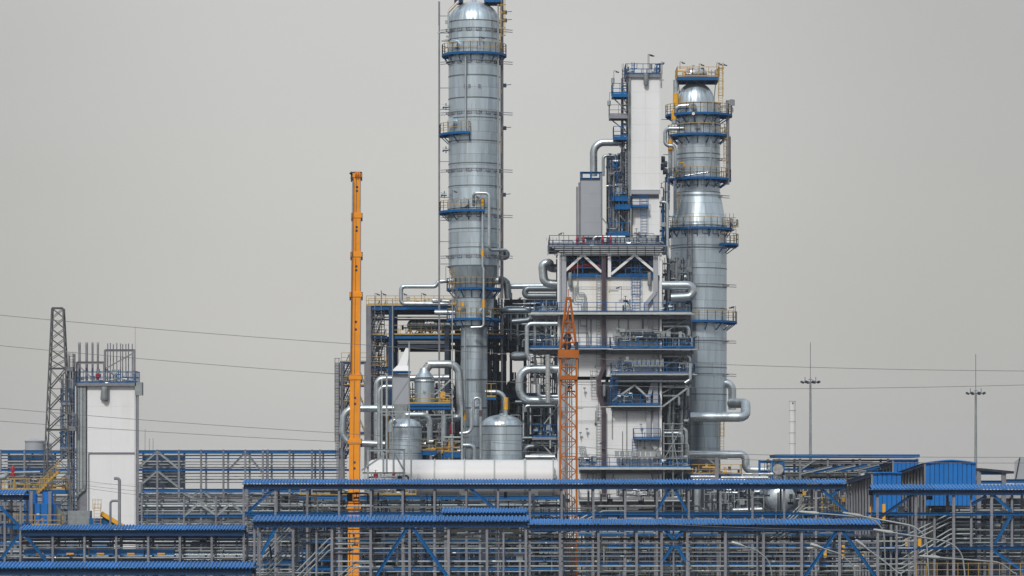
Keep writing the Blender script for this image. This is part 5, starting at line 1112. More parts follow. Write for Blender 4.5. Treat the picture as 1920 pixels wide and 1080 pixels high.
def rack(label, x0, x1, Y, posts, tiers, name='pipe_rack', cat='pipe rack', top=None, rooftop=None, post_w=3, depth=4, braces=(), pipes=(), diag=(), rpost=True, post_m='steel', group=None, nroof=None, pbot=None, seed=0, fill=None, cross=True):
    """tiers: (py, material, height px); pipes: (py, dia px, material, dy[, x0, x1])."""
    T = thing(name, label, cat, (X((x0 + x1) / 2, Y), Y, 0), group)
    ztop = Z(top if top is not None else rooftop + 14, Y)
    if rooftop is not None: roof(T, x0, x1, rooftop, Y, nroof or max(2, int((x1 - x0) / 60)))
    for px in posts:
        zb = 0 if pbot is None else Z(pbot, Y)
        bar('post', T, 'H', (X(px, Y), Y, zb), (X(px, Y), Y, ztop), S(post_w, Y), .3, post_m)
        if rpost: bar('post', T, 'H', (X(px, Y), Y + depth, zb), (X(px, Y), Y + depth, ztop), S(post_w, Y), .3, post_m)
        if cross:
            for py, m, h in tiers: bar('cross_beam', T, 'H', (X(px, Y), Y + .15, Z(py, Y)), (X(px, Y), Y + depth - .15, Z(py, Y)), .2, .28, m)
    for py, m, h in tiers:
        bar('beam', T, 'H', (X(x0, Y), Y - .05, Z(py, Y)), (X(x1, Y), Y - .05, Z(py, Y)), .22, S(h, Y), m)
        if rpost: bar('beam', T, 'H', (X(x0, Y), Y + depth, Z(py, Y)), (X(x1, Y), Y + depth, Z(py, Y)), .22, S(h, Y), m)
    for a, b, c, d_, w, m in braces: bar('brace', T, 'H', P(a, b, Y - .1), P(c, d_, Y - .1), S(w, Y), .25, m)
    for q in pipes:
        py, d_, m, dy = q[:4]; a, b = (q[4], q[5]) if len(q) > 4 else (x0, x1)
        bar('pipe', T, 'c10', (X(a, Y), Y + dy, Z(py, Y)), (X(b, Y), Y + dy, Z(py, Y)), S(d_, Y), S(d_, Y), m)
    if rooftop is not None:      # sleeves, small valves and trays along the front pipes
        R = random.Random(int(x0) + 7)
        for q in pipes:
            if q[3] > 1.2 or q[1] < 1.8: continue
            a, b = (q[4], q[5]) if len(q) > 4 else (x0, x1)
            for k in range(int((b - a) / 95)):
                c = R.uniform(a + 5, b - 5); w_ = R.choice((2, 3, 6)); dd = S(q[1] * R.uniform(1.25, 1.6), Y)
                bar('pipe_sleeve', T, 'c10', (X(c, Y), Y + q[3], Z(q[0], Y)), (X(c + w_, Y), Y + q[3], Z(q[0], Y)), dd, dd, R.choice(('galv_lt', 'pipe', 'steel', 'steel_dk')))
        if seed is not None and x1 - x0 > 300:
            for k in range(int((x1 - x0) / 70)):
                c = R.uniform(x0, x1); t0 = R.uniform(rooftop + 25, rooftop + 60); L = R.uniform(12, 50)
                bar('drop_pipe', T, 'c8', (X(c, Y), Y + R.uniform(.6, 3), Z(t0 + L, Y)), (X(c, Y), Y + R.uniform(.6, .61), Z(t0, Y)), .1, .1, R.choice(('galv', 'steel_dk', 'galv_lt')))
            clutter(T, X(x0 + 5, Y), X(x1 - 5, Y), Y + 1.5, Y + depth, Z(rooftop + 100, Y), Z(rooftop + 22, Y), .28, int(x0) + 3, ('galv', 'steel_dk'))
    for q in diag:       # parallel sloping pipe bundles: x0,y0,x1,y1,count,gap px, dia px, material, dy
        a, b, c, d_, n, gp, dd, m, dy = q
        for i in range(n):
            r_ = S(dd / 2, Y); mb = MB(); o_ = i * gp
            mb.tube([P(c + 45, d_ + o_, Y + dy), P(c, d_ + o_, Y + dy), P(a, b + o_, Y + dy), P(a - 12, b + o_, Y + dy)], r_, .5, 8, seg=3); mb.build('sloping_pipe', m, T)
    if fill:
        R = random.Random(seed); ya, yb, n = fill
        for i in range(n):
            py = ya + (yb - ya) * (i + R.uniform(.1, .9)) / n; d_ = R.choice((1.2, 1.8, 2.4, 3.4, 5)); m = R.choice(('galv', 'galv_lt', 'pipe_dk', 'pipe_dk', 'steel', 'steel_dk', 'steel_dk', 'blue_dk')); dy = R.uniform(.4, depth - .4)
            a = x0 if R.random() < .6 else R.uniform(x0, (x0 + x1) / 2); b = x1 if R.random() < .6 else R.uniform((x0 + x1) / 2, x1)
            bar('pipe', T, 'c8', (X(a, Y), Y + dy, Z(py, Y)), (X(b, Y), Y + dy, Z(py, Y)), S(d_, Y), S(d_, Y), m)
    return T
def rng(a, b, st): 
    o = []
    while a <= b: o.append(a); a += st
    return o
# ---- R1 upper middle, roofed
Y = 300
p1 = [457 + 59.6 * i for i in range(19)]
T = rack('long blue roofed pipe rack, higher of the two across the middle', 455, 1588, Y, p1, [(963, 'blue', 5)], rooftop=899, post_w=4, nroof=19,
     braces=[(517, 912, 466, 960, 5, 'blue'), (877, 912, 930, 955, 5, 'blue'), (1258, 912, 1232, 958, 5, 'blue'), (1262, 912, 1288, 958, 5, 'blue'), (1535, 912, 1590, 962, 5, 'blue'), (1580, 912, 1558, 930, 3, 'blue')],
     pipes=[(949, 3, 'galv_lt', 1.0, 575, 700), (957, 2.5, 'galv', 1.5, 575, 700), (951, 2, 'galv', .5, 700, 880), (949, 4, 'galv_lt', 1.2, 1111, 1230), (953, 2.5, 'galv', 1.5, 990, 1111), (940, 2, 'steel_dk', 2, 575, 1000), (944, 2, 'steel_dk', 2.4, 575, 900), (958, 2, 'galv', 2, 880, 1588), (930, 2, 'galv', 3, 455, 575), (936, 1.6, 'galv_lt', 3, 455, 575), (948, 2, 'galv', 1, 455, 575), (975, 2.6, 'galv', 1.4), (984, 3, 'galv_lt', 2), (1000, 3, 'pipe_dk', 1), (1012, 2.5, 'galv', 2.5)],
     diag=[(470, 1052, 560, 965, 3, 8, 2.8, 'galv', 2), (1445, 1003, 1510, 938, 3, 7, 3, 'galv', 1.2), (1075, 980, 1130, 950, 2, 8, 3.2, 'galv', 1.5)])
# ---- R2 lower middle, two roof steps
Y = 260
rp = [(992.5, 2.2), (1001, 1.8), (1009, 2), (1018.5, 3.2), (1028.5, 3.2), (1037, 2), (1053, 3), (1062.5, 2.4), (1072, 2.4)]
mats_ = ['galv', 'steel', 'galv', 'galv_lt', 'galv', 'steel', 'galv_lt', 'galv', 'galv']
p2 = [477, 549.6, 622.5, 695, 768, 841, 913, 986]
T = rack('left part of the lowest middle pipe rack, one roof step above its right neighbour', 473, 992, Y, p2, [(1085, 'blue', 5)], rooftop=968, post_w=4.6, nroof=9,
     braces=[(767, 984, 702, 1085, 6, 'blue'), (770, 984, 842, 1085, 6, 'blue'), (490, 1040, 520, 984, 3, 'blue')],
     pipes=[(py, d_, m, .3 + .25 * (i % 4), 622, 992) for i, ((py, d_), m) in enumerate(zip(rp, mats_))] + [(1076, 3, 'galv', 3, 473, 622), (1064, 4, 'blue', 3.3, 473, 622), (1000, 2, 'steel', 3.5, 473, 622)],
     diag=[(556, 1072, 618, 1009, 3, 11, 3.2, 'galv', .5), (630, 1085, 668, 1053, 2, 10, 3, 'galv', 1.0), (500, 1060, 560, 1000, 3, 9, 2.6, 'galv', 2.5)])
for px in (487, 593, 944): bar('thin_post', T, 'H', (X(px, Y), Y + .2, 0), (X(px, Y), Y + .2, Z(984, Y)), S(3.4, Y), .2, 'steel')
p3 = [1050, 1122, 1193.5, 1240.5, 1288.5, 1360, 1431.5, 1503, 1574, 1645.6]
rp2 = [(1005, 2), (1018.5, 3.2), (1028, 3), (1036, 1.6), (1043, 2), (1053, 2.6), (1062, 3), (1071, 2.4)]
T = rack('right part of the lowest middle pipe rack, its blue roof one step lower and longer', 990, 1652, Y, p3, [(1085, 'blue', 5)], rooftop=974, post_w=4.6, nroof=11,
     braces=[(1573, 990, 1506, 1085, 6, 'blue'), (1576, 990, 1648, 1090, 6, 'blue'), (1244, 990, 1262, 1010, 3.5, 'blue'), (1284, 990, 1266, 1010, 3.5, 'blue'), (1262, 1022, 1240, 1055, 3.5, 'blue'), (1268, 1022, 1288, 1055, 3.5, 'blue')],
     pipes=[(py, d_, m, .3 + .25 * (i % 4)) for i, ((py, d_), m) in enumerate(zip(rp2, mats_))] + [(998, 3, 'galv', 2.5, 1288, 1503), (991, 2, 'steel_dk', 2.5), (1012, 4, 'steel_dk', 3.4)],
     diag=[(1010, 1005, 1080, 985, 2, 8, 2.6, 'galv', 2.2), (1440, 1010, 1480, 985, 3, 7, 2.6, 'galv', 2.4)])
for px in (1263, 1420): bar('thin_post', T, 'H', (X(px, Y), Y + .2, 0), (X(px, Y), Y + .2, Z(990, Y)), S(3, Y), .2, 'steel')
T = rack('short blue roofed rack step showing just above the lowest middle rack roof', 828, 988, 285, [835, 900, 975], [(985, 'blue', 4)], rooftop=953, post_w=4, nroof=3)
# ---- L1, L2 at left
T = rack('left blue roofed pipe rack carrying pale blue ducts, below the white block', 38, 459, 290, [38.5, 99, 158.5, 218, 278, 337.5, 397, 457], [(1052, 'blue_dk', 5), (1019, 'steel_dk', 3)], rooftop=985, post_w=4, nroof=8,
     pipes=[(1027, 2.4, 'galv_lt', .2), (1046, 3, 'galv', .2), (1034, 5, 'galv', 1.0, 325, 459), (1040, 4, 'pipe', .8, 325, 459), (1013, 2, 'steel_dk', 2.6), (1008, 5, 'blue', 3.6), (1000, 3, 'steel_dk', 3.4), (1050, 2, 'chrome', .5, 325, 459)],
     braces=[(45, 1000, 90, 1055, 4.5, 'blue'), (35, 1003, 2, 1048, 3, 'blue'), (0, 950, 38, 988, 4, 'blue')])
Y = 290
for i in range(5): put('duct_cover', unit('box', 'blue_lt'), T, Matrix.Translation((X(42 + 57 * i + 28, Y), Y + 1.6, Z(1041, Y))) @ Matrix.Diagonal((S(55, Y), 1.8, S(11, Y), 1)))
for i in range(5):
    mb = MB(); mb.box(X(66 + 57 * i, Y), X(80 + 57 * i, Y), Y + .5, Y + .66, Z(1040, Y), Z(1037, Y)); mb.build('warning_strip', 'amber', T)
mb = MB(); mb.beam(P(416, 1048, Y + .4), P(445, 1048, Y + .4), S(6, Y), n=12); mb.build('marking_band', 'amber', T)
T = rack('lowest left blue roofed pipe rack at the bottom edge of the view', -30, 476, 240, [-25, 38, 110, 185, 256, 330, 403, 470], [(1100, 'blue', 5)], rooftop=1055, post_w=4.5, nroof=8,
     pipes=[(1082, 3, 'blue', 1), (1092, 3, 'galv', 2)])
T = rack('small blue roofed rack end at the left picture edge', -60, 47, 296, [-50, 9, 39], [(985, 'blue', 4), (1052, 'blue_dk', 4)], rooftop=919, post_w=4, nroof=2, pipes=[(950, 3, 'galv', 1), (960, 3, 'steel_dk', 2), (1030, 3, 'galv', .3), (1044, 3, 'galv', .3), (1020, 5, 'blue_lt', 2)])
# ---- right rack
Y = 280
T = rack('right hand blue roofed pipe rack with a long sloping pipe bundle, reaching the right edge', 1634, 1990, Y, [1645, 1717, 1788, 1859, 1930], [(964, 'blue', 5), (1028, 'blue', 4)], rooftop=909, post_w=4.8, nroof=6, 
     braces=[(1713, 926, 1650, 970, 4, 'blue_dk'), (1862, 928, 1896, 958, 3, 'blue'), (1896, 966, 1866, 1018, 3, 'blue'), (1862, 1032, 1925, 1075, 3.5, 'blue'), (1822, 945, 1850, 930, 3, 'blue_dk')],
     pipes=[(957, 4, 'galv_lt', .6, 1790, 1990), (994, 2, 'galv', 1, 1790, 1990), (1002, 3, 'steel_dk', 2, 1790, 1990), (1010, 2.6, 'galv', .5, 1790, 1990), (1018, 3, 'galv', 1.5, 1790, 1990), (985, 3, 'pipe_dk', 2.5, 1790, 1990), (975, 5, 'steel_dk', 3, 1720, 1990), (1040, 4, 'steel_dk', 2.5, 1720, 1990), (1050, 4, 'steel_dk', 1.5), (1060, 3, 'steel', 2)],
     diag=[(1690, 1008, 1783, 962, 3, 8, 3, 'galv', .6), (1690, 1048, 1783, 992, 4, 9, 3, 'galv', 1.0)])
for px, t in ((1821.5, 926), (1898, 926), (1752.6, 968)): bar('thin_post', T, 'H', (X(px, Y), Y + .2, Z(1025, Y) if px > 1800 else 0), (X(px, Y), Y + .2, Z(t, Y)), S(4, Y), .2, 'steel')
# lower rows behind the right part
T = rack('grey pipe rack bay seen between the lowest middle rack and the right hand rack', 1560, 1720, 272, [1575, 1612, 1681, 1715], [(1030, 'blue', 3)], top=985, post_w=3.4, pipes=[(1015, 3, 'galv', .2), (1028, 3, 'galv_lt', .3), (1048, 2.5, 'galv', .3), (1058, 2.5, 'galv_lt', .3), (1070, 2.5, 'galv', .3), (1005, 5, 'steel_dk', 2.5)])
T = thing('yellow_guard_fence', 'yellow tube guard fence at the lower right corner', 'fence', (X(1820, 250), 250, Z(1120, 250)))
Y = 250
for px in rng(1718, 1960, 19.5): bar('fence_post', T, 'box', P(px, 1120, Y), P(px, 1056, Y), .035, .035, 'yellow')
for py in (1056, 1068, 1080, 1092, 1118): bar('fence_rail', T, 'box', P(1718, py, Y), P(1960, py, Y), .035, .035, 'yellow')
# ---- rear left rack, open
Y = 425
px_ = [1, 46, 89, 257, 295, 335.5, 377, 419, 460, 493, 502, 543, 585, 600, 636]
T = rack('open rear pipe rack with many parallel silver pipes behind the white block', -40, 650, Y, px_, [(847, 'blue', 6), (881, 'blue', 4), (920, 'blue', 7)], top=843, post_w=3.6, depth=7, name='pipe_rack',
     pipes=[(854 + 5.6 * i, R_, m_, .3 + (i % 3)) for i, (R_, m_) in enumerate(((3, 'galv'), (2, 'blue'), (3, 'galv_lt'), (2.4, 'galv'), (3, 'steel'), (2, 'galv'), (2.6, 'galv_lt'), (2, 'galv'), (3, 'galv'), (2.2, 'steel')))],
     braces=[(293, 848, 257, 879, 2.6, 'galv'), (297, 848, 335, 879, 2.6, 'galv'), (293, 884, 262, 910, 2.6, 'galv'), (297, 884, 333, 912, 2.6, 'galv'), (458, 850, 430, 880, 2, 'steel'), (463, 850, 492, 886, 2, 'steel'), (372, 922, 345, 945, 3, 'galv'), (382, 922, 408, 945, 3, 'galv')], seed=3, fill=(925, 1050, 22))
for a, b in ((0, 92), (257, 335)):
    mb = MB(); mb.box(X(a, Y), X(b, Y), Y + 6.5, Y + 6.8, Z(915, Y), Z(852, Y)); mb.build('dark_backing', 'steel_dk', T)
mb = MB(); mb.box(X(510, Y), X(580, Y), Y + 6.5, Y + 6.8, Z(1000, Y), Z(925, Y)); mb.build('dark_backing', 'steel_dk', T)
T = rack('shorter rear pipe rack with thin V braces between the white block and the yellow crane', 262, 640, 372, [266, 295, 345, 405, 463, 520, 575, 622], [(935, 'steel', 2.4), (968, 'blue', 5), (1000, 'blue', 4)], top=930, post_w=3, depth=6,
     pipes=[(950, 8, 'pipe_dk', 2.5), (945, 3, 'galv_lt', 1), (958, 3, 'galv', .8), (976, 3, 'steel', 1), (983, 3, 'galv', 2)],
     braces=[(405, 955, 345, 925, 1.6, 'galv'), (345, 968, 370, 945, 1.8, 'galv'), (405, 965, 375, 945, 1.8, 'galv'), (405, 968, 430, 945, 1.8, 'galv'), (463, 966, 435, 945, 1.8, 'galv')], seed=5, fill=(985, 1120, 20))
# ---- middle distance racks behind R1/R2 for the crowded lower zone; shade is put into their dark post colour
T = rack('deep middle rack of pipes behind the higher blue roof on its left side', 560, 1060, 356, [575, 640, 720, 790, 860, 930, 1000, 1055], [(933, 'blue', 8), (972, 'blue_dk', 5), (998, 'blue_dk', 6), (1015, 'blue', 6), (1034, 'blue', 4), (1050, 'blue', 5), (1066, 'blue', 7)], top=926, post_w=4.5, depth=6, seed=8, fill=(940, 1120, 40), post_m='steel_dk')
Y = 356
mb = MB(); mb.rail([(X(563, Y), Y - .2, Z(928, Y)), (X(780, Y), Y - .2, Z(928, Y))], 1.1, 1.0); stuff(mb.build('railing', 'yellow', T))
clutter(T, X(565, Y), X(770, Y), Y + .5, Y + 4, Z(928, Y), Z(912, Y), 1.6, 161, ('galv', 'steel', 'pipe'))
clutter(T, X(575, Y), X(1060, Y), Y + .5, Y + 5, Z(1080, Y), Z(940, Y), .55, 162, ('galv', 'steel_dk', 'steel'))
T = rack('deep middle rack of pipes below the furnace and the right column', 1085, 1700, 340, [1100, 1165, 1230, 1300, 1365, 1430, 1500, 1560, 1620, 1680], [(968, 'blue_dk', 5), (1000, 'blue', 6), (1024, 'blue', 5), (1042, 'blue_dk', 6), (1058, 'blue', 5)], top=965, post_w=4, depth=7, seed=9, fill=(972, 1120, 40), post_m='steel_dk')
Y = 340
clutter(T, X(1090, Y), X(1690, Y), Y + .5, Y + 5, Z(1080, Y), Z(970, Y), .6, 163, ('galv', 'steel_dk', 'steel'))
T = rack('dim pipe rack deep behind the lower left roofs', -40, 560, 345, rng(-20, 560, 58), [(1005, 'blue_dk', 5), (1055, 'blue', 5)], top=1000, post_w=3.6, depth=6, seed=12, fill=(1008, 1120, 16), post_m='steel_dk')
T = rack('dim pipe rack deep behind the right hand rack', 1640, 1990, 345, rng(1650, 1990, 60), [(960, 'blue_dk', 5), (1020, 'blue_dk', 5)], top=940, post_w=4, depth=8, seed=13, fill=(945, 1120, 26), post_m='steel_dk')
Y = 345
mb = MB(); mb.box(X(1700, Y), X(1990, Y), Y + 8, Y + 8.4, 0, Z(935, Y)); mb.build('dark_backing', 'steel_dk', T)  # dark sheet added in place of the shade behind this rack
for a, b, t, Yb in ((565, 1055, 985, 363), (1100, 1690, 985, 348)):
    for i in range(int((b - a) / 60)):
        if i % 5 != 3: bar('back_plate', bpy.data.objects['shade_backing'] if 'shade_backing' in bpy.data.objects else thing('shade_backing', 'added dark plates standing in for shade in the lower bays of the middle racks', 'shade plates', (X(a, Yb), Yb, 0)), 'box', (X(a + 60 * i + 28, Yb), Yb, 0), (X(a + 60 * i + 28, Yb), Yb, Z(t + 14 * (i % 3), Yb)), S(57, Yb), .2, 'steel_dk')  # dark plates added where the bays are only in shade
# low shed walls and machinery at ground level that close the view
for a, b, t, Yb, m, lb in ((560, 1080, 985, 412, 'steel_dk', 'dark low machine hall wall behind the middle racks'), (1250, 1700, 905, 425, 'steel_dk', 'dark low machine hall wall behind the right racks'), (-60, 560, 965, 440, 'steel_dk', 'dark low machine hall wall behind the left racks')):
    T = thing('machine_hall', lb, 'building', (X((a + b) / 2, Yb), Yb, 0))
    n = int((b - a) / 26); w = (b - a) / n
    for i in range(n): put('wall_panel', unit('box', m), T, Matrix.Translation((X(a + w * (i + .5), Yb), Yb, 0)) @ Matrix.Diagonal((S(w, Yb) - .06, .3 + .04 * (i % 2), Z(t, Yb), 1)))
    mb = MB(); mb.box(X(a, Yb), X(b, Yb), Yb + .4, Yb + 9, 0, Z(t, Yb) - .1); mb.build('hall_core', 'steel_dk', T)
# cross-canopy with black curved steel seen under the R2 roof
T = thing('curved_canopy', 'black curved steel canopy beam behind the lowest middle rack', 'canopy', P(913, 1010, 275))
mb = MB(); pts = [P(820 + 180 * t / 12, 1004 - 14 * math.sin(math.pi * t / 12), 275) for t in range(13)]
for a, b in zip(pts, pts[1:]): mb.beam(a, b, .5, .3)
mb.build('upper_chord', 'rubber', T); mb = MB()
for a, b in zip(pts, pts[1:]): mb.beam(a - Vector((0, 0, .45)), b - Vector((0, 0, .45)), .3, .2)
mb.build('lower_chord', 'rubber', T); bar('canopy_post', T, 'H', (X(908, 275), 275, 0), P(908, 992, 275), .5, .4, 'steel_dk')
# silver horizontal drum behind R1 at right
T = thing('silver_drum', 'round silver end of a big horizontal drum behind the higher blue rack on the right', 'vessel', (X(1465, 345), 345, Z(975, 345)))
Y = 345; r = S(27, Y)
mb = MB(); mb.sweep([Vector((X(1465, Y), Y - math.sin(t * math.pi / 16) * r * .45, Z(935, Y))) for t in range(8, -1, -1)] + [Vector((X(1465, Y), Y + 9, Z(935, Y)))], [max(.02, r * math.cos(t * math.pi / 16)) for t in range(8, -1, -1)] + [r], 36); mb.build('drum_shell', 'pipe', T)
for k in range(18):
    a = 2 * math.pi * k / 18; mb = MB(); c0 = Vector((X(1465, Y), Y - r * .44, Z(935, Y))); u = Vector((math.cos(a), 0, math.sin(a)))
    mb.beam(c0 + u * .2, c0 + u * r * .75 + Vector((0, r * .3 * .62, 0)), .04, .05); mb.build('head_seam', 'galv', T)
bar('saddle', T, 'box', (X(1465, Y), Y + 3, 0), (X(1465, Y), Y + 3, Z(958, Y)), 2, 1, 'concrete')
bigpipe('vertical silver pipe left of the silver drum behind the blue rack', [(1422, 990, 0), (1422, 905, 0)], 17, 350, 'pipe_dk')
bigpipe('vertical silver pipe below the right column behind the blue rack', [(1308, 1000, 0), (1308, 905, 0)], 13, 350, 'pipe')
bigpipe('bent silver pipe beside the vertical pipe below the right column', [(1308, 955, 1), (1326, 955, 1), (1328, 985, 1)], 6, 350, 'pipe_dk', bend=8)
bigpipe('short silver pipe lying on the blue rack beam left of the drum', [(1374, 957, 0), (1430, 955, 0)], 8, 330, 'chrome')

clutter(bpy.data.objects['silver_drum'], X(1320, 350), X(1430, 350), 347, 352, Z(965, 350), Z(908, 350), 1.6, 181, ('galv', 'steel_dk', 'pipe', 'steel'))
clutter(bpy.data.objects['silver_drum'], X(1500, 350), X(1600, 350), 350, 355, Z(985, 350), Z(908, 350), 1.4, 182, ('galv', 'steel_dk', 'yellow', 'steel'))
# ================================================================== right side: pipe bridge, blue galleries, masts
Y = 400
T = rack('high blue topped pipe bridge above the right racks', 1453, 1724, Y, [1461, 1500, 1552, 1612, 1665, 1719], [(868, 'steel', 3), (880, 'blue', 4)], top=860, post_w=4, depth=8, name='pipe_bridge',
   pipes=[(874, 3, 'galv', 1), (886, 3, 'galv_lt', 1), (893, 3, 'galv', 2), (899, 2.5, 'steel', 2)], braces=[(1500, 880, 1528, 862, 3, 'galv')], seed=21, fill=(862, 905, 12))
n = 9
for i in range(n):
    w = 271 / n; px = 1453 + w * (i + .5)
    put('roof_sheet', unit('box', 'blue'), T, Matrix.Translation((X(px, Y), Y + 4, Z(858, Y))) @ Matrix.Diagonal((S(w, Y) - .04, 9, S(6, Y), 1)))
for i in range(7): bar('gallery_beam', T, 'H', P(1500 + i * 25, 888 - i * 1.5, Y - 1 - i * .2), P(1560 + i * 22, 874 - i, Y - 1 - i * .2), .25, .25, 'blue' if i % 2 else 'galv')
clutter(T, X(1480, Y), X(1710, Y), Y, Y + 6, Z(905, Y), Z(868, Y), 1.3, 171, ('galv', 'blue', 'steel'))
T = thing('chiller_unit', 'small blue framed unit with two fans and a round silver cover by the chimney', 'plant unit', P(1447, 905, 392))
Y = 392
for px in (1424, 1447, 1469): bar('unit_post', T, 'H', P(px, 905, Y), P(px, 863, Y), .25, .25, 'blue')
for py in (866, 885): bar('unit_beam', T, 'H', P(1423, py, Y), P(1470, py, Y), .25, .3, 'blue')
for px in (1440, 1456): bar('fan', T, 'c16', P(px, 864, Y - .6), P(px, 864, Y + 1), .4, .4, 'rubber')
bar('round_cover', T, 'c20', P(1459, 880, Y - 1.5), P(1459, 880, Y - .6), S(20, Y), S(20, Y), 'chrome')
bar('lagged_pipe', T, 'c12', P(1393, 889, Y - 1), P(1457, 889, Y - 1), S(5, Y), S(5, Y), 'chrome'); bar('lagged_box', T, 'box', P(1410, 892, Y - 1), P(1422, 892, Y - 1), .5, .5, 'galv')
clutter(T, X(1425, Y), X(1468, Y), Y - .4, Y + 1.5, Z(905, Y), Z(866, Y), 1.4, 172, ('galv', 'steel_dk', 'pipe'))
# roof top pipes just above the R1 roof
T = thing('roof_pipe_cluster', 'bright lagged pipes with yellow railing at the right column foot above the blue roof', 'pipework', P(1340, 900, 385))
Y = 385
for a, b, py, d_ in ((1295, 1345, 894, 6), (1352, 1440, 896, 7), (1300, 1400, 900, 5)): bar('lagged_pipe', T, 'c12', P(a, py, Y), P(b, py, Y), S(d_, Y), S(d_, Y), 'chrome')
deck(T, X(1292, Y), X(1393, Y), Y + 2, Y + 5, Z(889, Y), 'blue', 'yellow', .4, 1.1, 'fr'); bar('cantilever_post', T, 'H', P(1344, 900, Y), P(1344, 858, Y), .4, .4, 'steel')
for a, b, c, d_ in ((1326, 860, 1364, 860), (1330, 862, 1343, 872)): bar('cantilever_arm', T, 'H', P(a, b, Y), P(c, d_, Y), .2, .2, 'galv')
clutter(T, X(1295, Y), X(1390, Y), Y + 2, Y + 4, Z(889, Y), Z(876, Y), 1.3, 173, ('galv', 'amber', 'steel_dk'))
# oblique corrugated galleries
def gallery_house(label, fx0, fx1, ftop, fbot, Yf, bx0, btop, Yb, crown=5):
    T = thing('conveyor_gallery', label, 'gallery', (X((fx0 + fx1) / 2, Yf), Yf, 0))
    A0, A1 = P(fx0, ftop, Yf), P(fx1, ftop, Yf); B0 = P(bx0, btop, Yb); B1 = B0 + (A1 - A0)
    zb = Z(fbot, Yf); n = int((A1.x - A0.x) / .42)
    for i in range(n):      # front end sheets, individually proud
        f0, f1 = i / n, (i + 1) / n; t = (f0 + f1) / 2
        h = A0.z - zb + S(crown, Yf) * (1 - abs(2 * t - 1) ** 1.5)
        put('end_sheet', unit('box', 'blue_wall'), T, Matrix.Translation((A0.x + (A1.x - A0.x) * t, Yf - (.05 if i % 2 else .02), zb)) @ Matrix.Diagonal(((A1.x - A0.x) / n * .86, .12, h, 1)))
    mb = MB(); mb.box(A0.x, A1.x, Yf + .06, Yf + .3, zb, A0.z); mb.build('end_wall', 'blue', T)
    mb = MB(); N_ = 8
    for k in range(N_):
        t0, t1 = k / N_, (k + 1) / N_; c0, c1 = [S(crown, Yf) * (1 - abs(2 * t - 1) ** 1.5) + .06 for t in (t0, t1)]
        a, b = A0.lerp(A1, t0) + Vector((0, -.35, c0)), A0.lerp(A1, t1) + Vector((0, -.35, c1)); c, d_ = B0.lerp(B1, t1) + Vector((0, 0, c1)), B0.lerp(B1, t0) + Vector((0, 0, c0))
        dn = Vector((0, 0, -.1)); mb.add([a, b, c, d_, a + dn, b + dn, c + dn, d_ + dn], [(0, 1, 2, 3), (7, 6, 5, 4), (4, 5, 1, 0), (2, 6, 7, 3), (3, 7, 4, 0), (1, 5, 6, 2)])
    mb.build('roof', 'blue_wall', T)
    L = (B0 - A0).length; m_ = 9 if fx1 - fx0 < 60 else 15
    for i in range(m_ + 1):
        p = A0.lerp(B0, i / m_); bar('side_post', T, 'H', (p.x - .05, p.y, 0), (p.x - .05, p.y, p.z - .1), .17, .17, 'steel')
    for i in range(m_):
        p, q = A0.lerp(B0, (i + .15) / m_), A0.lerp(B0, (i + .85) / m_)
        bar('gap_shade_panel', T, 'box', ((p.x + q.x) / 2 + .75, (p.y + q.y) / 2, 0), ((p.x + q.x) / 2 + .75, (p.y + q.y) / 2, (p.z + q.z) / 2 - .2), .5, .9, 'rubber')  # black set-back panels stand for the shade in the gaps between posts
    bar('eave_beam', T, 'H', A0 + Vector((-.2, 0, -.2)), B0 + Vector((-.2, 0, -.2)), .3, .35, 'blue_dk'); 
    for f in (.35, .62): bar('side_girt', T, 'box', Vector((A0.x - .2, A0.y, A0.z * f)), Vector((B0.x - .2, B0.y, B0.z * f)), .12, .2, 'blue_dk')
    return T
gallery_house('bright blue corrugated gallery end with a low arched roof, nearest of the three at right', 1735, 1830, 868, 948, 330, 1652, 897, 372)
gallery_house('second blue corrugated gallery end, left of the big bright one and lower', 1636, 1690, 887, 960, 322, 1588, 902, 350, 1)
gallery_house('small far blue corrugated gallery end under the pipe bridge roof', 1675, 1722, 862, 900, 385, 1625, 885, 420, 0)
T = thing('open_shed', 'open dark shed roof with blue beams right of the arched blue gallery', 'shed', (X(1860, 350), 350, 0))
Y = 350
bar('shed_roof', T, 'box', P(1828, 880, Y + 3), P(1892, 886, Y + 3), 7, .25, 'steel_dk')
for px in (1835, 1882): bar('shed_post', T, 'H', (X(px, Y), Y, 0), P(px, 884, Y), .45, .4, 'steel')
for py in (887, 904): bar('shed_beam', T, 'H', P(1830, py, Y), P(1885, py, Y), .3, .35, 'blue')
bar('shed_beam', T, 'H', P(1884, 902, Y), P(1990, 902, Y), .3, .4, 'blue')
T = thing('wrapped_block', 'grey sheeted block with a slanting edge at the right picture edge', 'building', (X(1935, 370), 370, 0))
mb = MB(); Y = 370
mb.add([P(1902, 1100, Y), P(1990, 1100, Y), P(1990, 858, Y), P(1912, 858, Y), P(1902, 866, Y), P(1902, 1100, Y + 8), P(1990, 1100, Y + 8), P(1990, 858, Y + 8), P(1912, 858, Y + 8), P(1902, 866, Y + 8)],
       [(0, 1, 2, 3, 4), (9, 8, 7, 6, 5), (0, 4, 9, 5), (4, 3, 8, 9), (3, 2, 7, 8), (1, 6, 7, 2)]); mb.build('sheeted_wall', 'grey_box', T)
bar('edge_rope', T, 'c6', P(1903, 905, Y - .1), P(1912, 858, Y - .1), .12, .12, 'rubber')
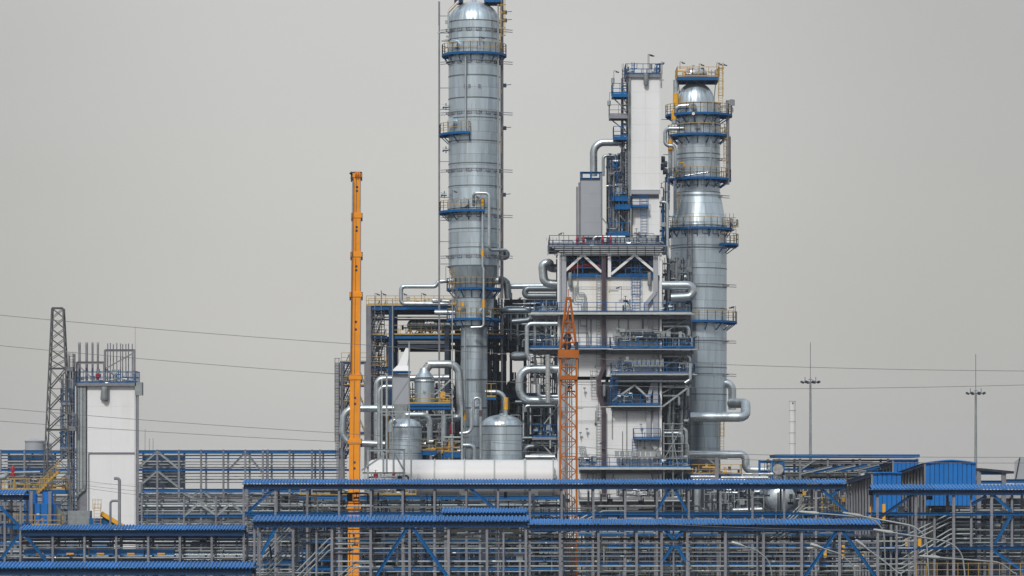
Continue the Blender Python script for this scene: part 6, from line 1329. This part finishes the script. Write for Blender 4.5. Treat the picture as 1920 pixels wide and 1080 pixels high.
# yellow bollard like valve boxes low right
T = thing('yellow_ladder_cages', 'row of yellow caged ladders low on the right behind the rack pipes', 'ladders', P(1600, 1040, 300))
for px, t, b in ((1581, 1022, 1048), (1619, 1030, 1048), (1547, 1024, 1045), (1700, 1010, 1030), (1724, 1010, 1028), (1633, 950, 972), (1657, 945, 975)): bar('cage', T, 'box', P(px, b, 300), P(px, t, 300), S(5.5, 300), .3, 'amber')
# ---- chimney, floodlight masts
Y = 620
T = thing('chimney', 'pale ringed chimney standing alone on the right', 'chimney', (X(1485.5, Y), Y, 0))
zc = [0] + [Z(py, Y) for py in (831, 811, 790, 769, 752)]
for a, b in zip(zc, zc[1:]):
    bar('stack_course', T, 'c24', (X(1485.5, Y), Y, a), (X(1485.5, Y), Y, b - .1), S(12, Y), S(12, Y), 'tank'); bar('stack_ring', T, 'c24', (X(1485.5, Y), Y, b - .1), (X(1485.5, Y), Y, b), S(13, Y), S(13, Y), 'galv_lt')
bar('marker_disc', T, 'c12', (X(1486, Y), Y - S(6, Y) - .05, Z(756, Y)), (X(1486, Y), Y - S(6, Y) + .1, Z(756, Y)), .3, .3, 'steel_dk')
for px, hd, tip, lb in ((1519.5, 715, 642, 'left one of two tall floodlight masts, next to the chimney'), (1829.5, 736, 664, 'right one of two tall floodlight masts, behind the blue gallery')):
    Y = 600; T = thing('floodlight_mast', lb, 'light mast', (X(px, Y), Y, 0), 'floodlight masts')
    x, zh = X(px, Y), Z(hd, Y)
    mb = MB(); mb.sweep([Vector((x, Y, 0)), Vector((x, Y, zh * .5)), Vector((x, Y, zh))], [.34, .27, .18], 14); mb.build('mast_pole', 'galv', T)
    bar('lightning_rod', T, 'c6', (x, Y, zh), (x, Y, Z(tip, Y)), .12, .12, 'steel')
    mb = MB(); mb.lathe((x, Y, zh - .2), [(1.0, 0), (1.1, 0), (1.1, .12), (1.0, .12), (1.0, 0)], 20); mb.lathe((x, Y, zh + .25), [(.02, .3), (.45, 0), (.02, 0)], 12)
    for k in range(4): a = k * math.pi / 2 + .3; mb.beam((x, Y, zh - .15), (x + 1.05 * math.cos(a), Y + 1.05 * math.sin(a), zh - .15), .09)
    mb.build('head_ring', 'steel', T)
    for k in range(8):
        a = k * math.pi / 4 + .2; p = Vector((x + 1.35 * math.cos(a), Y + 1.35 * math.sin(a), zh - .25)); q = p + Vector((.42 * math.cos(a), .42 * math.sin(a), .22))
        bar('floodlight', T, 'box', p, q, .42, .3, 'steel_dk')
    for s in (-1, 1): bar('antenna', T, 'c6', (x + s * .95, Y, zh - .1), (x + s * .95, Y, zh + .75), .1, .1, 'steel_dk')
for px, t in ((272, 805), (280, 822), (287, 822)): 
    T = thing('lightning_rod', {272: 'tallest thin lightning rod right of the white block', 280: 'middle thin rod right of the white block', 287: 'rightmost thin rod near the white block'}[px], 'rod', (X(px, 440), 440, 0), 'thin rods by the white block')
    bar('rod', T, 'c6', (X(px, 440), 440, 0), (X(px, 440), 440, Z(t, 440)), .06, .06, 'steel')
# ---- wires
def wire(label, pts, Y, d=.04):
    w = [P(a, b, Y) for a, b in pts]; fine = []
    for a, b in zip(w, w[1:]): 
        for k in range(8): f = k / 8; c = a.lerp(b, f); c.z -= (b - a).length * .004 * 4 * f * (1 - f); fine.append(c)
    fine.append(w[-1]); mb = MB(); mb.sweep(fine, [d / 2] * len(fine), 5); tag(mb.build('power_line', 'wire', loc=w[0]), label, 'wire', 'power lines')
wire('uppermost power line crossing from the left edge over the lattice tower', [(-60, 585), (660, 645), (1370, 684), (1980, 696)], 250)
wire('second power line, just above the roof of the white block', [(-60, 642), (640, 702), (1380, 729), (1980, 720)], 252)
wire('third power line, crossing the upper face of the white block', [(-60, 760), (650, 813), (1400, 852), (1980, 857)], 254)
wire('fourth power line, just below the third across the white block', [(-60, 785), (650, 829), (1400, 862), (1980, 868)], 256)
for k, (a, b) in enumerate(((903, 912), (911, 920), (916, 927))):
    wire(('lowest trio of thin wires over the white block, %s one') % ('top', 'middle', 'bottom')[k], [(-60, a - 14), (167, a), (250, b), (640, b + 22)], 258 + k, .03)
wire('low wire slanting in front of the lowest middle rack roof', [(1160, 978), (1420, 990), (1700, 995)], 240, .03)
# ---- street lamps in the foreground
for i, (px, ax, ay, bx, by, Yl, lb) in enumerate(((1661, 1655, 985, 1530, 962, 130, 'leftmost of the four long curved street lamp arms at lower right'), (1741, 1735, 1000, 1612, 967, 128, 'second of the four long curved street lamp arms at lower right'), (1809, 1802, 1030, 1670, 998, 126, 'third of the four long curved street lamp arms at lower right'), (1906, 1898, 1068, 1757, 1045, 124, 'lowest and rightmost of the four long curved street lamp arms'),
        (1447, 1440, 1045, 1392, 1023, 190, 'small street lamp with a silver head low in the middle right'), (1603, 1596, 1052, 1540, 1027, 185, 'small street lamp with a silver head under the blue V brace'), (1690, 1682, 1068, 1622, 1026, 180, 'small street lamp with a silver head between the two roofed racks'))):
    T = thing('street_lamp', lb, 'street lamp', (X(px, Yl), Yl, 0), 'street lamps in the foreground')
    w = [Vector((X(px, Yl), Yl, 0)), P(px, 1075, Yl), P(ax + 2, ay + 6, Yl), P(ax - 22, ay - 14, Yl), P(bx, by, Yl)]
    mb = MB(); mb.tube(w, .027 if i < 4 else .036, .9, 8, seg=8); mb.build('lamp_pole', 'galv', T)
    d_ = (w[-1] - w[-2]).normalized(); e = w[-1]; up = Vector((0, 0, .03)); L_ = .65
    mb = MB(); mb.sweep([e - d_ * .1, e + d_ * .05, e + d_ * .3, e + d_ * .6, e + d_ * L_], [.04, .07, .11 if i > 3 else .05, .09 if i > 3 else .04, .02], 10); mb.build('lamp_head', 'chrome' if i > 3 else 'galv_lt', T)
# ================================================================== thin haze in the air
hm = bpy.data.materials.new('haze_air'); hm.use_nodes = True; hn = hm.node_tree; hn.nodes.clear()
pv = hn.nodes.new('ShaderNodeVolumePrincipled'); ho = hn.nodes.new('ShaderNodeOutputMaterial'); hn.links.new(pv.outputs[0], ho.inputs['Volume'])
pv.inputs['Color'].default_value = (.86, .92, 1.0, 1); pv.inputs['Density'].default_value = .00009
M['haze'] = hm
mb = MB(); mb.box(-2050, 2050, -260, 4060, -1, 84); stuff(mb.build('haze', 'haze', loc=(0, 0, 0)))
